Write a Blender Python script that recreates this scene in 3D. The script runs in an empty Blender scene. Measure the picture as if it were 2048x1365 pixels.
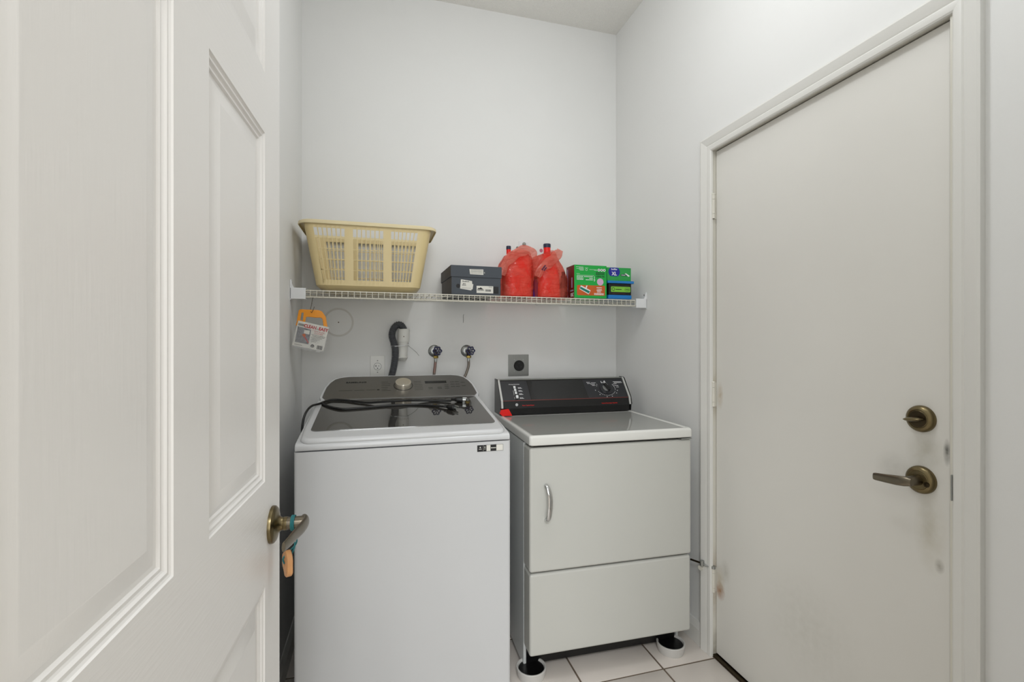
import bpy, bmesh, math, random
from mathutils import Vector, Matrix, noise
random.seed(7)
S = bpy.context.scene
C = S.collection
PI = math.pi

# ---------------------------------------------------------------- camera, world, lights, exposure
YAW = math.atan(267 / 950)
cam_d = bpy.data.cameras.new('camera'); cam = bpy.data.objects.new('camera', cam_d); C.objects.link(cam)
cam_d.sensor_width = 36; cam_d.lens = 950 / 2048 * 36; cam_d.clip_start = 0.02
cam.location = (0, 0, 1.268); cam.rotation_euler = (PI / 2, 0, -YAW)
S.camera = cam
w = bpy.data.worlds.new('world'); S.world = w; w.use_nodes = True
w.node_tree.nodes['Background'].inputs[0].default_value = (1, 0.99, 0.97, 1)
w.node_tree.nodes['Background'].inputs[1].default_value = 0.3
def area(name, loc, size, power, color=(1, 1, 1), rot=(0, 0, 0), shape='DISK', size_y=None):
    d = bpy.data.lights.new(name, 'AREA'); d.shape = shape; d.size = size; d.energy = power; d.color = color
    if size_y: d.size_y = size_y
    o = bpy.data.objects.new(name, d); C.objects.link(o); o.location = loc; o.rotation_euler = rot
    return o
def point(name, loc, r, power, color=(1, 1, 1)):
    d = bpy.data.lights.new(name, 'POINT'); d.energy = power; d.color = color; d.shadow_soft_size = r
    o = bpy.data.objects.new(name, d); C.objects.link(o); o.location = loc; return o
point('ceiling_lamp', (0.53, 1.14, 2.60), 0.075, 8.6, (.95, .975, 1))
area('ceiling_fill_light', (0.5, 0.85, 2.96), 1.2, 3.2, (.95, .975, 1), (0, 0, 0), 'RECTANGLE', 1.0)  # added soft fill under the ceiling, like bounced flash; no fixture here
area('hall_fill_light', (-0.22, -1.25, 2.7), 1.2, 50, (.95, .975, 1))  # added overhead fill behind the camera, shining in through the doorway
area('hall_rear_fill_light', (-0.45, -2.2, 1.4), 1.8, 36, (0.94, 0.975, 1), (PI / 2, 0, -.25), 'RECTANGLE', 2.0)  # added upright fill deep in the hall; there is no window
S.view_settings.view_transform = 'Standard'; S.view_settings.look = 'None'
S.view_settings.gamma = 1; S.view_settings.use_curve_mapping = False
S.view_settings.exposure = 0.21

# ---------------------------------------------------------------- materials
def lin(c):
    return tuple(((v / 255) / 12.92 if v / 255 <= 0.04045 else ((v / 255 + 0.055) / 1.055) ** 2.4) for v in c) + (1,)
MATS = {}
def mat(name, rgb, rough=0.5, metal=0.0, spec=0.5, var=0.03, vscale=6.0, bump=0.0, bscale=200.0, bstretch=None, coat=0.0, ior=None, alpha=None, detail=4.0, bdist=0.001):
    m = bpy.data.materials.new(name); m.use_nodes = True; nt = m.node_tree; n = nt.nodes; l = nt.links
    b = n['Principled BSDF']
    tc = n.new('ShaderNodeTexCoord'); no = n.new('ShaderNodeTexNoise')
    no.inputs['Scale'].default_value = vscale; no.inputs['Detail'].default_value = 3
    l.new(tc.outputs['Object'], no.inputs['Vector'])
    mx = n.new('ShaderNodeMix'); mx.data_type = 'RGBA'; mx.name = 'colmix'
    a = lin(rgb)
    mx.inputs[6].default_value = tuple(v * (1 - var) for v in a[:3]) + (1,)
    mx.inputs[7].default_value = tuple(min(1, v * (1 + var)) for v in a[:3]) + (1,)
    l.new(no.outputs[0], mx.inputs[0]); l.new(mx.outputs[2], b.inputs['Base Color'])
    b.inputs['Roughness'].default_value = rough; b.inputs['Metallic'].default_value = metal
    b.inputs['Specular IOR Level'].default_value = spec
    if ior: b.inputs['IOR'].default_value = ior
    b.inputs['Coat Weight'].default_value = coat
    if alpha is not None: b.inputs['Alpha'].default_value = alpha
    if bump:
        n2 = n.new('ShaderNodeTexNoise'); n2.inputs['Scale'].default_value = bscale; n2.inputs['Detail'].default_value = detail
        mp = n.new('ShaderNodeMapping')
        if bstretch: mp.inputs['Scale'].default_value = bstretch
        l.new(tc.outputs['Object'], mp.inputs['Vector']); l.new(mp.outputs[0], n2.inputs['Vector'])
        bp = n.new('ShaderNodeBump'); bp.inputs['Strength'].default_value = bump; bp.inputs['Distance'].default_value = bdist
        l.new(n2.outputs[0], bp.inputs['Height']); l.new(bp.outputs[0], b.inputs['Normal'])
    MATS[name] = m
    return m
def add_stains(m, spots):
    """grimy marks with a place of their own on a surface: (x,y,z, radius, (r,g,b), strength), object coordinates"""
    nt = m.node_tree; n = nt.nodes; l = nt.links; b = n['Principled BSDF']; tc = n.new('ShaderNodeTexCoord')
    src = n['colmix'].outputs[2]
    nz = n.new('ShaderNodeTexNoise'); nz.inputs['Scale'].default_value = 45; nz.inputs['Detail'].default_value = 5
    l.new(tc.outputs['Object'], nz.inputs['Vector'])
    for (x, y, z, r, c, k) in spots:
        sub = n.new('ShaderNodeVectorMath'); sub.operation = 'SUBTRACT'; sub.inputs[1].default_value = (x, y, z)
        l.new(tc.outputs['Object'], sub.inputs[0])
        sc = n.new('ShaderNodeVectorMath'); sc.operation = 'DIVIDE'; sc.inputs[1].default_value = (r if isinstance(r, tuple) else (r, r, r))
        l.new(sub.outputs[0], sc.inputs[0])
        ln = n.new('ShaderNodeVectorMath'); ln.operation = 'LENGTH'; l.new(sc.outputs[0], ln.inputs[0])
        mr = n.new('ShaderNodeMapRange'); mr.inputs[1].default_value = 1; mr.inputs[2].default_value = 0; mr.inputs[3].default_value = 0; mr.inputs[4].default_value = k * 2
        l.new(ln.outputs['Value'], mr.inputs[0])
        mu = n.new('ShaderNodeMath'); mu.operation = 'MULTIPLY'; mu.use_clamp = True
        l.new(mr.outputs[0], mu.inputs[0]); l.new(nz.outputs[0], mu.inputs[1])
        mx = n.new('ShaderNodeMix'); mx.data_type = 'RGBA'; l.new(mu.outputs[0], mx.inputs[0])
        l.new(src, mx.inputs[6]); mx.inputs[7].default_value = lin(c); src = mx.outputs[2]
    l.new(src, b.inputs['Base Color'])
wall_m = mat('wall_paint', (237, 237, 235), 0.6, var=0.012, vscale=3, bump=0.12, bscale=60, spec=0.3, bdist=0.002)
wall_b = mat('wall_paint_back', (236, 236, 234), 0.6, var=0.015, vscale=4, bump=0.12, bscale=60, spec=0.3, bdist=0.002)
ceil_m = mat('popcorn_ceiling', (242, 240, 235), 0.9, var=0.04, vscale=120, bump=0.7, bscale=150, bdist=0.005, detail=6)
trim_m = mat('trim_paint', (231, 230, 225), 0.35, var=0.015)
jamb_m = mat('jamb_paint', (222, 219, 208), 0.4, var=0.03, vscale=20)
add_stains(jamb_m, [(1.30, 1.62, 0.30, (.05, .05, .16), (150, 118, 80), .5), (1.30, 1.62, 1.05, (.05, .05, .12), (170, 150, 110), .45), (1.3, 1.62, 0.02, (.1, .1, .1), (130, 120, 100), .5)])
dr_v = mat('moulded_door_paint_upright_grain', (241, 239, 236), 0.38, var=0.01, bump=0.22, bscale=9, bstretch=(22, 22, 1.6), bdist=0.001)
dr_h = mat('moulded_door_paint_level_grain', (241, 239, 236), 0.38, var=0.01, bump=0.3, bscale=9, bstretch=(1.6, 22, 22), bdist=0.001)
door_m = mat('flush_door_paint', (232, 230, 224), 0.5, var=0.02, vscale=4, bump=0.08, bscale=50)
add_stains(door_m, [(1.312, .814, 1.00, (.1, .009, .035), (80, 80, 74), 1.0), (1.312, .86, .99, (.1, .05, .06), (190, 187, 172), .5),
                    (1.312, .85, .80, (.1, .04, .12), (196, 190, 170), .45), (1.312, .94, .93, (.1, .05, .05), (196, 194, 186), .4),
                    (1.312, 1.6, .27, (.1, .03, .04), (165, 105, 60), .9), (1.312, 1.6, .31, (.1, .03, .07), (190, 175, 145), .6), (1.312, 1.6, 1.05, (.1, .02, .06), (190, 170, 140), .6),
                    (1.312, .83, .72, (.1, .012, .02), (140, 135, 120), .8), (1.312, 1.57, .36, (.1, .03, .05), (188, 184, 172), .5), (1.312, 1.2, .35, (.1, .2, .2), (205, 203, 194), .35)])
tile_m = mat('glazed_floor_tile', (220, 212, 204), 0.28, var=0.12, vscale=4, bump=0.05, bscale=30)
grout_m = mat('grout', (112, 98, 84), 0.9, var=0.15, vscale=30)
wash_m = mat('washer_white_enamel', (205, 206, 207), 0.22, var=0.004)
dry_m = mat('dryer_white_enamel', (198, 198, 192), 0.22, var=0.012, vscale=5)
top_m = mat('dryer_top_enamel', (226, 226, 221), 0.07, var=0.01, vscale=5)
deck_m = mat('worn_grey_deck', (168, 169, 164), 0.06, var=0.02, vscale=12)
dryside_m = mat('dryer_side_enamel', (205, 208, 207), 0.3, var=0.01)
glass_m = mat('dark_lid_glass', (52, 50, 46), 0.03, spec=1.0, ior=2.1, var=0.01)
cup_m = mat('cup_plastic', (206, 204, 200), 0.35)
cons_m = mat('grey_metallic_console', (134, 132, 128), 0.34, metal=0.7, var=0.03, vscale=3)
consd_m = mat('dark_console_edge', (58, 58, 56), 0.35, metal=0.5)
steel_m = mat('brushed_steel', (232, 224, 208), 0.28, metal=0.75, bump=0.15, bscale=60, bstretch=(1, 14, 1))
chrome_m = mat('chrome', (205, 206, 206), 0.12, metal=1.0)
dull_m = mat('dull_silver', (168, 170, 168), 0.35, metal=0.9)
plate_m = mat('grey_steel_plate', (150, 151, 148), 0.4, metal=0.6, var=0.04, vscale=20)
brass_m = mat('antique_brass', (118, 106, 78), 0.3, metal=1.0, var=0.12, vscale=25)
brassd_m = mat('dark_antique_brass', (74, 64, 48), 0.35, metal=1.0, var=0.2, vscale=40)
nickel_m = mat('worn_lever_metal', (120, 112, 98), 0.28, metal=1.0, var=0.08, vscale=30)
yb_m = mat('yellow_brass', (150, 130, 70), 0.35, metal=0.9, var=0.15, vscale=50)
black_m = mat('black_plastic', (9, 9, 10), 0.3, var=0.1)
blackg_m = mat('glossy_black_panel', (8, 8, 10), 0.05, spec=0.6)
dkgrey_m = mat('charcoal_panel', (36, 37, 41), 0.3)
rub_m = mat('black_rubber', (14, 14, 14), 0.42, var=0.1)
hose_m = mat('grey_ribbed_hose', (74, 76, 80), 0.42, var=0.08)
pvc_m = mat('painted_pvc', (228, 227, 221), 0.45, var=0.03, vscale=15)
white_m = mat('white_plastic', (232, 233, 234), 0.3)
print_w = mat('white_print', (235, 235, 235), 0.5)
wire_m = mat('cream_vinyl_wire', (222, 218, 204), 0.35)
bask_m = mat('yellowed_plastic', (221, 201, 150), 0.4, var=0.03, vscale=8)
baskr_m = mat('yellowed_plastic_rim', (228, 213, 172), 0.4, var=0.02)
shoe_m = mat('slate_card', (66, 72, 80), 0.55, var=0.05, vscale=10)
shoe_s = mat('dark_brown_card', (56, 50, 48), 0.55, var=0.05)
paper_m = mat('paper_label', (224, 222, 214), 0.6)
ink_m = mat('black_ink', (24, 24, 26), 0.6)
inkg_m = mat('grey_ink', (120, 118, 114), 0.6)
red_jug = mat('red_jug_plastic', (232, 22, 14), 0.22, var=0.04)
navy_m = mat('navy_cap', (34, 38, 66), 0.35)
purple_m = mat('purple_plastic', (76, 52, 150), 0.3)
darkb_m = mat('dark_bottle', (58, 36, 42), 0.15)
tape_m = mat('red_tape', (236, 22, 12), 0.35)
green_m = mat('green_card', (20, 168, 66), 0.45, var=0.03)
green2_m = mat('darker_green_card', (40, 158, 72), 0.45, var=0.04)
redcard_m = mat('dark_red_card', (116, 30, 24), 0.45, var=0.06)
orange_m = mat('orange_print', (198, 92, 30), 0.5, var=0.15, vscale=30)
teal_m = mat('teal_print', (14, 122, 104), 0.5)
pink_m = mat('pink_print', (214, 176, 206), 0.5, var=0.15, vscale=150)
blue_m = mat('blue_plastic', (26, 122, 196), 0.3, var=0.05)
blued_m = mat('deep_blue_print', (26, 34, 150), 0.5)
lime_m = mat('lime_label', (128, 198, 62), 0.45, var=0.12, vscale=40)
lav_m = mat('lavender_print', (176, 156, 190), 0.5)
yel_m = mat('orange_yellow_plastic', (238, 150, 8), 0.35, var=0.05)
redink_m = mat('red_ink', (186, 30, 42), 0.5)
pinkink_m = mat('faded_red_ink', (196, 110, 110), 0.5)
photo_m = mat('grey_photo_print', (128, 128, 132), 0.4, var=0.7, vscale=160)
wheel_m = mat('navy_enamel', (30, 32, 72), 0.25)
braid_m = mat('braided_steel', (128, 120, 112), 0.4, metal=0.7, bump=0.8, bscale=500, var=0.2, vscale=400)
wood_m = mat('light_wood', (206, 150, 98), 0.5, var=0.12, vscale=30, bump=0.2, bscale=80, bstretch=(1, 8, 1))
tealc_m = mat('teal_cord', (28, 104, 108), 0.7, var=0.2, vscale=200)
pinkdot_m = mat('pink_paint', (196, 112, 132), 0.5)
lcd_m = mat('dark_display', (40, 40, 38), 0.2)
beige_m = mat('hall_paint', (205, 200, 190), 0.7)
hfloor_m = mat('hall_floor', (170, 160, 148), 0.5)
redline_m = mat('dark_red_line', (120, 50, 44), 0.4)
grey_m = mat('grey_mark', (152, 150, 144), 0.6)

def film(name, rgb, fac, rough=0.25):
    m = bpy.data.materials.new(name); m.use_nodes = True; nt = m.node_tree; n = nt.nodes; l = nt.links
    b = n['Principled BSDF']; b.inputs['Base Color'].default_value = lin(rgb); b.inputs['Roughness'].default_value = rough
    b.inputs['Specular IOR Level'].default_value = 0.9
    tc = n.new('ShaderNodeTexCoord'); no = n.new('ShaderNodeTexNoise'); no.inputs['Scale'].default_value = 14; no.inputs['Detail'].default_value = 3; no.inputs['Distortion'].default_value = 1.0
    l.new(tc.outputs['Object'], no.inputs['Vector'])
    mp = n.new('ShaderNodeMapping'); mp.inputs['Rotation'].default_value = (0, math.radians(40), 0); mp.inputs['Scale'].default_value = (7, 7, 24)
    n2 = n.new('ShaderNodeTexNoise'); n2.inputs['Scale'].default_value = 1.6; n2.inputs['Detail'].default_value = 3; n2.inputs['Distortion'].default_value = 0.8
    l.new(tc.outputs['Object'], mp.inputs['Vector']); l.new(mp.outputs[0], n2.inputs['Vector'])
    rg = n.new('ShaderNodeMath'); rg.operation = 'SUBTRACT'; rg.inputs[1].default_value = 0.5; l.new(n2.outputs[0], rg.inputs[0])
    ab = n.new('ShaderNodeMath'); ab.operation = 'ABSOLUTE'; l.new(rg.outputs[0], ab.inputs[0])
    bp = n.new('ShaderNodeBump'); bp.inputs['Strength'].default_value = 0.8; bp.inputs['Distance'].default_value = 0.022
    l.new(ab.outputs[0], bp.inputs['Height']); l.new(bp.outputs[0], b.inputs['Normal'])
    t = n.new('ShaderNodeBsdfTransparent'); t.inputs[0].default_value = tuple(0.35 + 0.65 * v for v in lin(rgb)[:3]) + (1,)
    tl = n.new('ShaderNodeBsdfTranslucent'); tl.inputs[0].default_value = lin(rgb)
    a = n.new('ShaderNodeMixShader'); a.inputs[0].default_value = 0.35
    l.new(b.outputs[0], a.inputs[1]); l.new(tl.outputs[0], a.inputs[2])
    mx = n.new('ShaderNodeMixShader')
    mr = n.new('ShaderNodeMapRange'); mr.inputs[1].default_value = 0.3; mr.inputs[2].default_value = 0.7; mr.inputs[3].default_value = fac - 0.15; mr.inputs[4].default_value = min(1, fac + 0.15)
    l.new(no.outputs[0], mr.inputs[0]); l.new(mr.outputs[0], mx.inputs[0])
    l.new(t.outputs[0], mx.inputs[1]); l.new(a.outputs[0], mx.inputs[2])
    l.new(mx.outputs[0], n['Material Output'].inputs[0])
    return m
bag_m = film('translucent_red_bag', (246, 122, 100), 0.36, 0.14)
bagh_m = film('folded_pink_bag', (236, 132, 112), 0.6, 0.2)
clear_m = film('clear_pouch', (252, 252, 252), 0.07, 0.12)

# ---------------------------------------------------------------- mesh helpers
def wmat(o):
    m = Matrix.Identity(4)
    while o is not None:
        m = o.matrix_basis @ m; o = o.parent
    return m
class B:
    def __init__(s): s.bm = bmesh.new()
    def box(s, x0, x1, y0, y1, z0, z1, bev=0, seg=2, edges=None):
        t = bmesh.new(); bmesh.ops.create_cube(t, size=1)
        for v in t.verts: v.co = Vector(((x0 + x1) / 2 + v.co.x * (x1 - x0), (y0 + y1) / 2 + v.co.y * (y1 - y0), (z0 + z1) / 2 + v.co.z * (z1 - z0)))
        if bev:
            es = t.edges[:] if edges is None else [e for e in t.edges if abs((e.verts[0].co - e.verts[1].co).normalized()[edges]) > .9]
            bmesh.ops.bevel(t, geom=es, offset=bev, segments=seg, profile=0.5, affect='EDGES')
        s.join(t); return s
    def join(s, t, mtx=None):
        if mtx: bmesh.ops.transform(t, matrix=mtx, verts=t.verts)
        me = bpy.data.meshes.new('tmp'); t.to_mesh(me); t.free(); s.bm.from_mesh(me); bpy.data.meshes.remove(me)
    def prism(s, pts, vec, bev=0, seg=2):
        t = bmesh.new(); vs = [t.verts.new(p) for p in pts]; f = t.faces.new(vs)
        r = bmesh.ops.extrude_face_region(t, geom=[f]); nv = [g for g in r['geom'] if isinstance(g, bmesh.types.BMVert)]
        bmesh.ops.translate(t, verts=nv, vec=Vector(vec))
        if bev: bmesh.ops.bevel(t, geom=t.edges[:], offset=bev, segments=seg, profile=0.5, affect='EDGES')
        bmesh.ops.recalc_face_normals(t, faces=t.faces[:]); s.join(t); return s
    def grid(s, rows, closed=True, cap0=False, cap1=False):
        """rows of points joined to a skin"""
        t = bmesh.new(); vv = [[t.verts.new(p) for p in r] for r in rows]; n = len(rows[0])
        for i in range(len(rows) - 1):
            for j in range(n if closed else n - 1):
                k = (j + 1) % n
                t.faces.new((vv[i][j], vv[i][k], vv[i + 1][k], vv[i + 1][j]))
        if cap0: t.faces.new(list(reversed(vv[0])))
        if cap1: t.faces.new(vv[-1])
        bmesh.ops.recalc_face_normals(t, faces=t.faces[:]); s.join(t); return s
    def lathe(s, prof, org, axis, seg=32, cap0=True, cap1=True):
        """prof: (radius, height along axis)"""
        a = Vector(axis).normalized(); u = a.orthogonal().normalized(); v = a.cross(u); org = Vector(org)
        rows = [[org + a * h + (u * math.cos(2 * PI * j / seg) + v * math.sin(2 * PI * j / seg)) * max(r, 1e-5) for j in range(seg)] for r, h in prof]
        return s.grid(rows, True, cap0, cap1)
    def cyl(s, p0, p1, r, seg=16, r1=None):
        p0 = Vector(p0); p1 = Vector(p1)
        return s.lathe([(r, 0), (r if r1 is None else r1, (p1 - p0).length)], p0, p1 - p0, seg)
    def tube(s, pts, r, seg=10, ribs=None, flat=None):
        pts = [Vector(p) for p in pts]; rows = []; prev = None
        for i, p in enumerate(pts):
            d = (pts[min(i + 1, len(pts) - 1)] - pts[max(i - 1, 0)]).normalized()
            if prev is None: u = d.orthogonal().normalized()
            else: u = (prev - d * prev.dot(d)).normalized()
            prev = u; v = d.cross(u)
            rr = r(i) if callable(r) else r
            rows.append([p + (u * math.cos(2 * PI * j / seg) + v * math.sin(2 * PI * j / seg)) * rr for j in range(seg)])
        return s.grid(rows, True, True, True)
    def build(s, name, m, parent=None, smooth=35, world=True, loc=None):
        if parent is not None and world: bmesh.ops.transform(s.bm, matrix=wmat(parent).inverted(), verts=s.bm.verts)
        if loc is not None: bmesh.ops.translate(s.bm, verts=s.bm.verts, vec=-Vector(loc))
        me = bpy.data.meshes.new(name); s.bm.to_mesh(me); s.bm.free()
        me.materials.append(m)
        if smooth:
            me.polygons.foreach_set('use_smooth', [True] * len(me.polygons)); me.set_sharp_from_angle(angle=math.radians(smooth))
        o = bpy.data.objects.new(name, me); C.objects.link(o)
        if loc is not None: o.location = loc
        if parent is not None: o.parent = parent
        if smooth:
            md = o.modifiers.new('wn', 'WEIGHTED_NORMAL'); md.keep_sharp = True
        return o
def catmull(pts, n=8):
    P = [Vector(p) for p in pts]; P = [P[0] * 2 - P[1]] + P + [P[-1] * 2 - P[-2]]; out = []
    for i in range(1, len(P) - 2):
        for k in range(n):
            t = k / n; a, b, c, d = P[i - 1:i + 3]
            out.append(0.5 * ((2 * b) + (c - a) * t + (2 * a - 5 * b + 4 * c - d) * t * t + (3 * b - a - 3 * c + d) * t ** 3))
    out.append(P[-2]); return out
def tag(o, label=None, cat=None, group=None, kind=None):
    if label: o['label'] = label
    if cat: o['category'] = cat
    if group: o['group'] = group
    if kind: o['kind'] = kind
    return o
def thing(name, loc, label, cat, rz=0, group=None):
    o = bpy.data.objects.new(name, None); C.objects.link(o); o.location = loc; o.rotation_euler = (0, 0, rz); o.empty_display_size = .05
    return tag(o, label, cat, group)
class Fr:
    """flat frame: origin, right, up -> normal towards the viewer"""
    def __init__(s, o, r, u):
        s.o = Vector(o); s.r = Vector(r).normalized(); s.u = Vector(u).normalized(); s.n = s.r.cross(s.u).normalized()
        s.u = s.n.cross(s.r)
        s.m = Matrix((( s.r.x, s.u.x, s.n.x, s.o.x), (s.r.y, s.u.y, s.n.y, s.o.y), (s.r.z, s.u.z, s.n.z, s.o.z), (0, 0, 0, 1)))
    def p(s, x, y, z=0): return s.o + s.r * x + s.u * y + s.n * z
def frect(b, f, x0, x1, y0, y1, z0=0.0002, z1=0.0007, bev=0):
    t = bmesh.new(); bmesh.ops.create_cube(t, size=1)
    for v in t.verts: v.co = Vector(((x0 + x1) / 2 + v.co.x * (x1 - x0), (y0 + y1) / 2 + v.co.y * (y1 - y0), (z0 + z1) / 2 + v.co.z * (z1 - z0)))
    if bev:
        es = [e for e in t.edges if abs((e.verts[0].co - e.verts[1].co).normalized()[2]) > .9]
        bmesh.ops.bevel(t, geom=es, offset=bev, segments=4, profile=0.5, affect='EDGES')
    b.join(t, f.m); return b
def fpoly(b, f, pts, z0=0.0002, z1=0.0007, bev=0):
    return b.prism([f.p(x, y, z0) for x, y in pts], f.n * (z1 - z0), bev)
def fdisc(b, f, x, y, r, z0=0.0002, z1=0.0007, ry=None, seg=24, rin=0):
    ry = ry or r
    o = [(x + r * math.cos(2 * PI * k / seg), y + ry * math.sin(2 * PI * k / seg)) for k in range(seg)]
    if not rin: return fpoly(b, f, o, z0, z1)
    i = [(x + (r - rin) * math.cos(2 * PI * k / seg), y + (ry - rin) * math.sin(2 * PI * k / seg)) for k in range(seg)]
    rows = [[f.p(a, c, z) for a, c in L] for L, z in ((i, z0), (i, z1), (o, z1), (o, z0))]
    rows.append(rows[0])
    t = bmesh.new(); vv = [[t.verts.new(p) for p in r_] for r_ in rows[:4]]
    for a in range(4):
        for j in range(seg):
            k = (j + 1) % seg; q = vv[(a + 1) % 4]
            t.faces.new((vv[a][j], vv[a][k], q[k], q[j]))
    bmesh.ops.recalc_face_normals(t, faces=t.faces[:]); b.join(t); return b
def curve_mesh(cu):
    o = bpy.data.objects.new('tmpc', cu); C.objects.link(o); bpy.context.view_layer.update()
    me = bpy.data.meshes.new_from_object(o.evaluated_get(bpy.context.evaluated_depsgraph_get()))
    bpy.data.objects.remove(o); bpy.data.curves.remove(cu)
    return me
def text(txt, f, x, y, h, m, parent, width=None, align='LEFT', name='lettering', bold=0.0, rot=0.0, z=0.0004, b=None):
    """cap height h; (x, y) baseline start (or centre) on frame f"""
    cu = bpy.data.curves.new('t', 'FONT'); cu.body = txt; cu.size = 1; cu.extrude = 0.012; cu.align_x = 'LEFT'; cu.offset = bold; cu.resolution_u = 2
    me = curve_mesh(cu); bm = bmesh.new(); bm.from_mesh(me); bpy.data.meshes.remove(me)
    xs = [v.co.x for v in bm.verts]; x0, x1 = min(xs), max(xs); k = h / 0.69; kx = (width / (x1 - x0)) if width else k
    for v in bm.verts: v.co = Vector(((v.co.x - x0) * kx, v.co.y * k, v.co.z * 0.02 + z))
    wd = (x1 - x0) * kx; dx = 0 if align == 'LEFT' else -wd / 2
    M = f.m @ Matrix.Translation((x, y, 0)) @ Matrix.Rotation(rot, 4, 'Z') @ Matrix.Translation((dx, 0, 0))
    bb = b or B(); bb.join(bm, M)
    if b: return b
    return bb.build(name, m, parent, smooth=0)
def dashes(b, f, x0, x1, y, h, z=0.0002, rnd=None, gap=0.35):
    """an unreadable line of small print"""
    rnd = rnd or random; x = x0
    while x < x1:
        wv = h * (0.6 + rnd.random() * 1.8); e = min(x + wv, x1)
        frect(b, f, x, e, y - h / 2, y + h / 2, z, z + 0.0003); x = e + h * gap
    return b
def shape2d(loops, f, z0, z1, m, name, parent, bev=0.0):
    """filled outline with holes, given depth"""
    cu = bpy.data.curves.new('s', 'CURVE'); cu.dimensions = '2D'; cu.fill_mode = 'BOTH'; cu.extrude = (z1 - z0) / 2 - bev; cu.bevel_depth = bev; cu.bevel_resolution = 1
    for L in loops:
        sp = cu.splines.new('POLY'); sp.points.add(len(L) - 1); sp.use_cyclic_u = True
        for i, (x, y) in enumerate(L): sp.points[i].co = (x, y, 0, 1)
    me = curve_mesh(cu); bm = bmesh.new(); bm.from_mesh(me); bpy.data.meshes.remove(me)
    b = B(); b.join(bm, f.m @ Matrix.Translation((0, 0, (z0 + z1) / 2))); bmesh.ops.remove_doubles(b.bm, verts=b.bm.verts, dist=1e-5)
    return b.build(name, m, parent, smooth=30)
def rrect(x0, x1, y0, y1, r, n=5):
    o = []
    for cx, cy, a in ((x1 - r, y1 - r, 0), (x0 + r, y1 - r, 90), (x0 + r, y0 + r, 180), (x1 - r, y0 + r, 270)):
        for k in range(n + 1):
            t = math.radians(a + 90 * k / n); o.append((cx + r * math.cos(t), cy + r * math.sin(t)))
    return o

# ---------------------------------------------------------------- the room
XL, XR, YB, YF, ZC = -0.348, 1.294, 2.428, 0.22, 3.0
def struct(o): return tag(o, kind='structure')
fl = struct(B().box(-1.9, 2.5, -2.6, YB + .1, -.06, -.0025).build('floor', grout_m, smooth=0))
P_ = .336; G = .0078; rt = random.Random(3)
tx = [.725 + P_ * k for k in range(-4, 3)]; ty = [1.610 + P_ * k for k in range(-5, 4)]
shared = {}
for x in tx:
    for y in ty:
        a0, a1, b0, b1 = max(x + G / 2, XL + .002), min(x + P_ - G / 2, XR - .002), max(y + G / 2, YF - .1), min(y + P_ - G / 2, YB - .002)
        if a1 - a0 < .01 or b1 - b0 < .01: continue
        key = (round(a1 - a0, 4), round(b1 - b0, 4))
        if key in shared:
            o = bpy.data.objects.new('floor_tile', shared[key]); C.objects.link(o); o.location = (a0, b0, 0); o.parent = fl
        else:
            o = B().box(0, a1 - a0, 0, b1 - b0, -.008, 0, .0018, 2).build('floor_tile', tile_m, None, 35); o.location = (a0, b0, 0); o.parent = fl; shared[key] = o.data
        o.location.z = rt.uniform(-.0004, .0004)
struct(B().box(-1.9, 2.5, -2.6, YF - .105, -.0025, 0).build('floor', hfloor_m, smooth=0))
struct(B().box(-1.9, 2.5, -2.6, YB + .1, ZC, ZC + .05).build('ceiling', ceil_m, smooth=0))
struct(B().box(-1.9, 2.5, YB, YB + .1, -.06, ZC).build('wall_back', wall_b, smooth=0))
struct(B().box(XL - .1, XL, YF - .12, YB, -.003, ZC).build('wall_left', wall_m, smooth=0))
DY0, DY1, DZ = .796, 1.625, 2.037
OY0, OY1, OZ = DY0 - .02, DY1 + .02, DZ + .02
b = B().box(XR, XR + .12, YF - .12, OY0, -.003, ZC).box(XR, XR + .12, OY1, YB, -.003, ZC).box(XR, XR + .12, OY0, OY1, OZ, ZC)
struct(b.build('wall_right', wall_m, smooth=0))
b = B().box(-1.8, -.265, YF - .12, YF, -.003, ZC).box(.62, 2.4, YF - .12, YF, -.003, ZC).box(-.265, .62, YF - .12, YF, 2.065, ZC)
struct(b.build('wall_front', wall_m, smooth=0))
struct(B().box(-1.9, -1.8, -2.5, YF, 0, ZC).build('wall_hall_left', beige_m, smooth=0))
struct(B().box(2.4, 2.5, -2.5, YF, 0, ZC).build('wall_hall_right', beige_m, smooth=0))
struct(B().box(-1.9, 2.5, -2.6, -2.5, 0, ZC).build('wall_hall_back', beige_m, smooth=0))
struct(B().box(XR + .12, XR + .14, .6, 1.8, 0, 2.2).build('wall_outside', beige_m, smooth=0))

def base_prof(t=.013, h=.092): return [(0, 0), (t, 0), (t, h * .70), (t * .8, h * .76), (t * .75, h * .84), (t * .45, h * .93), (t * .3, h), (0, h)]
def baseboard(name, x, sgn, y0, y1):
    b = B().prism([(x + sgn * px, y0, pz) for px, pz in base_prof()], (0, y1 - y0, 0)); return struct(b.build(name, trim_m, smooth=25))
baseboard('baseboard_left', XL, 1, YF, YB)
baseboard('baseboard_right', XR, -1, 1.682, YB)
b = B().prism([(XL + .013, YB - px, pz) for px, pz in base_prof()], (XR - XL - .026, 0, 0)); struct(b.build('baseboard_back', trim_m, smooth=25))
baseboard('baseboard_front_right', XR, -1, YF, .728)

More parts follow.
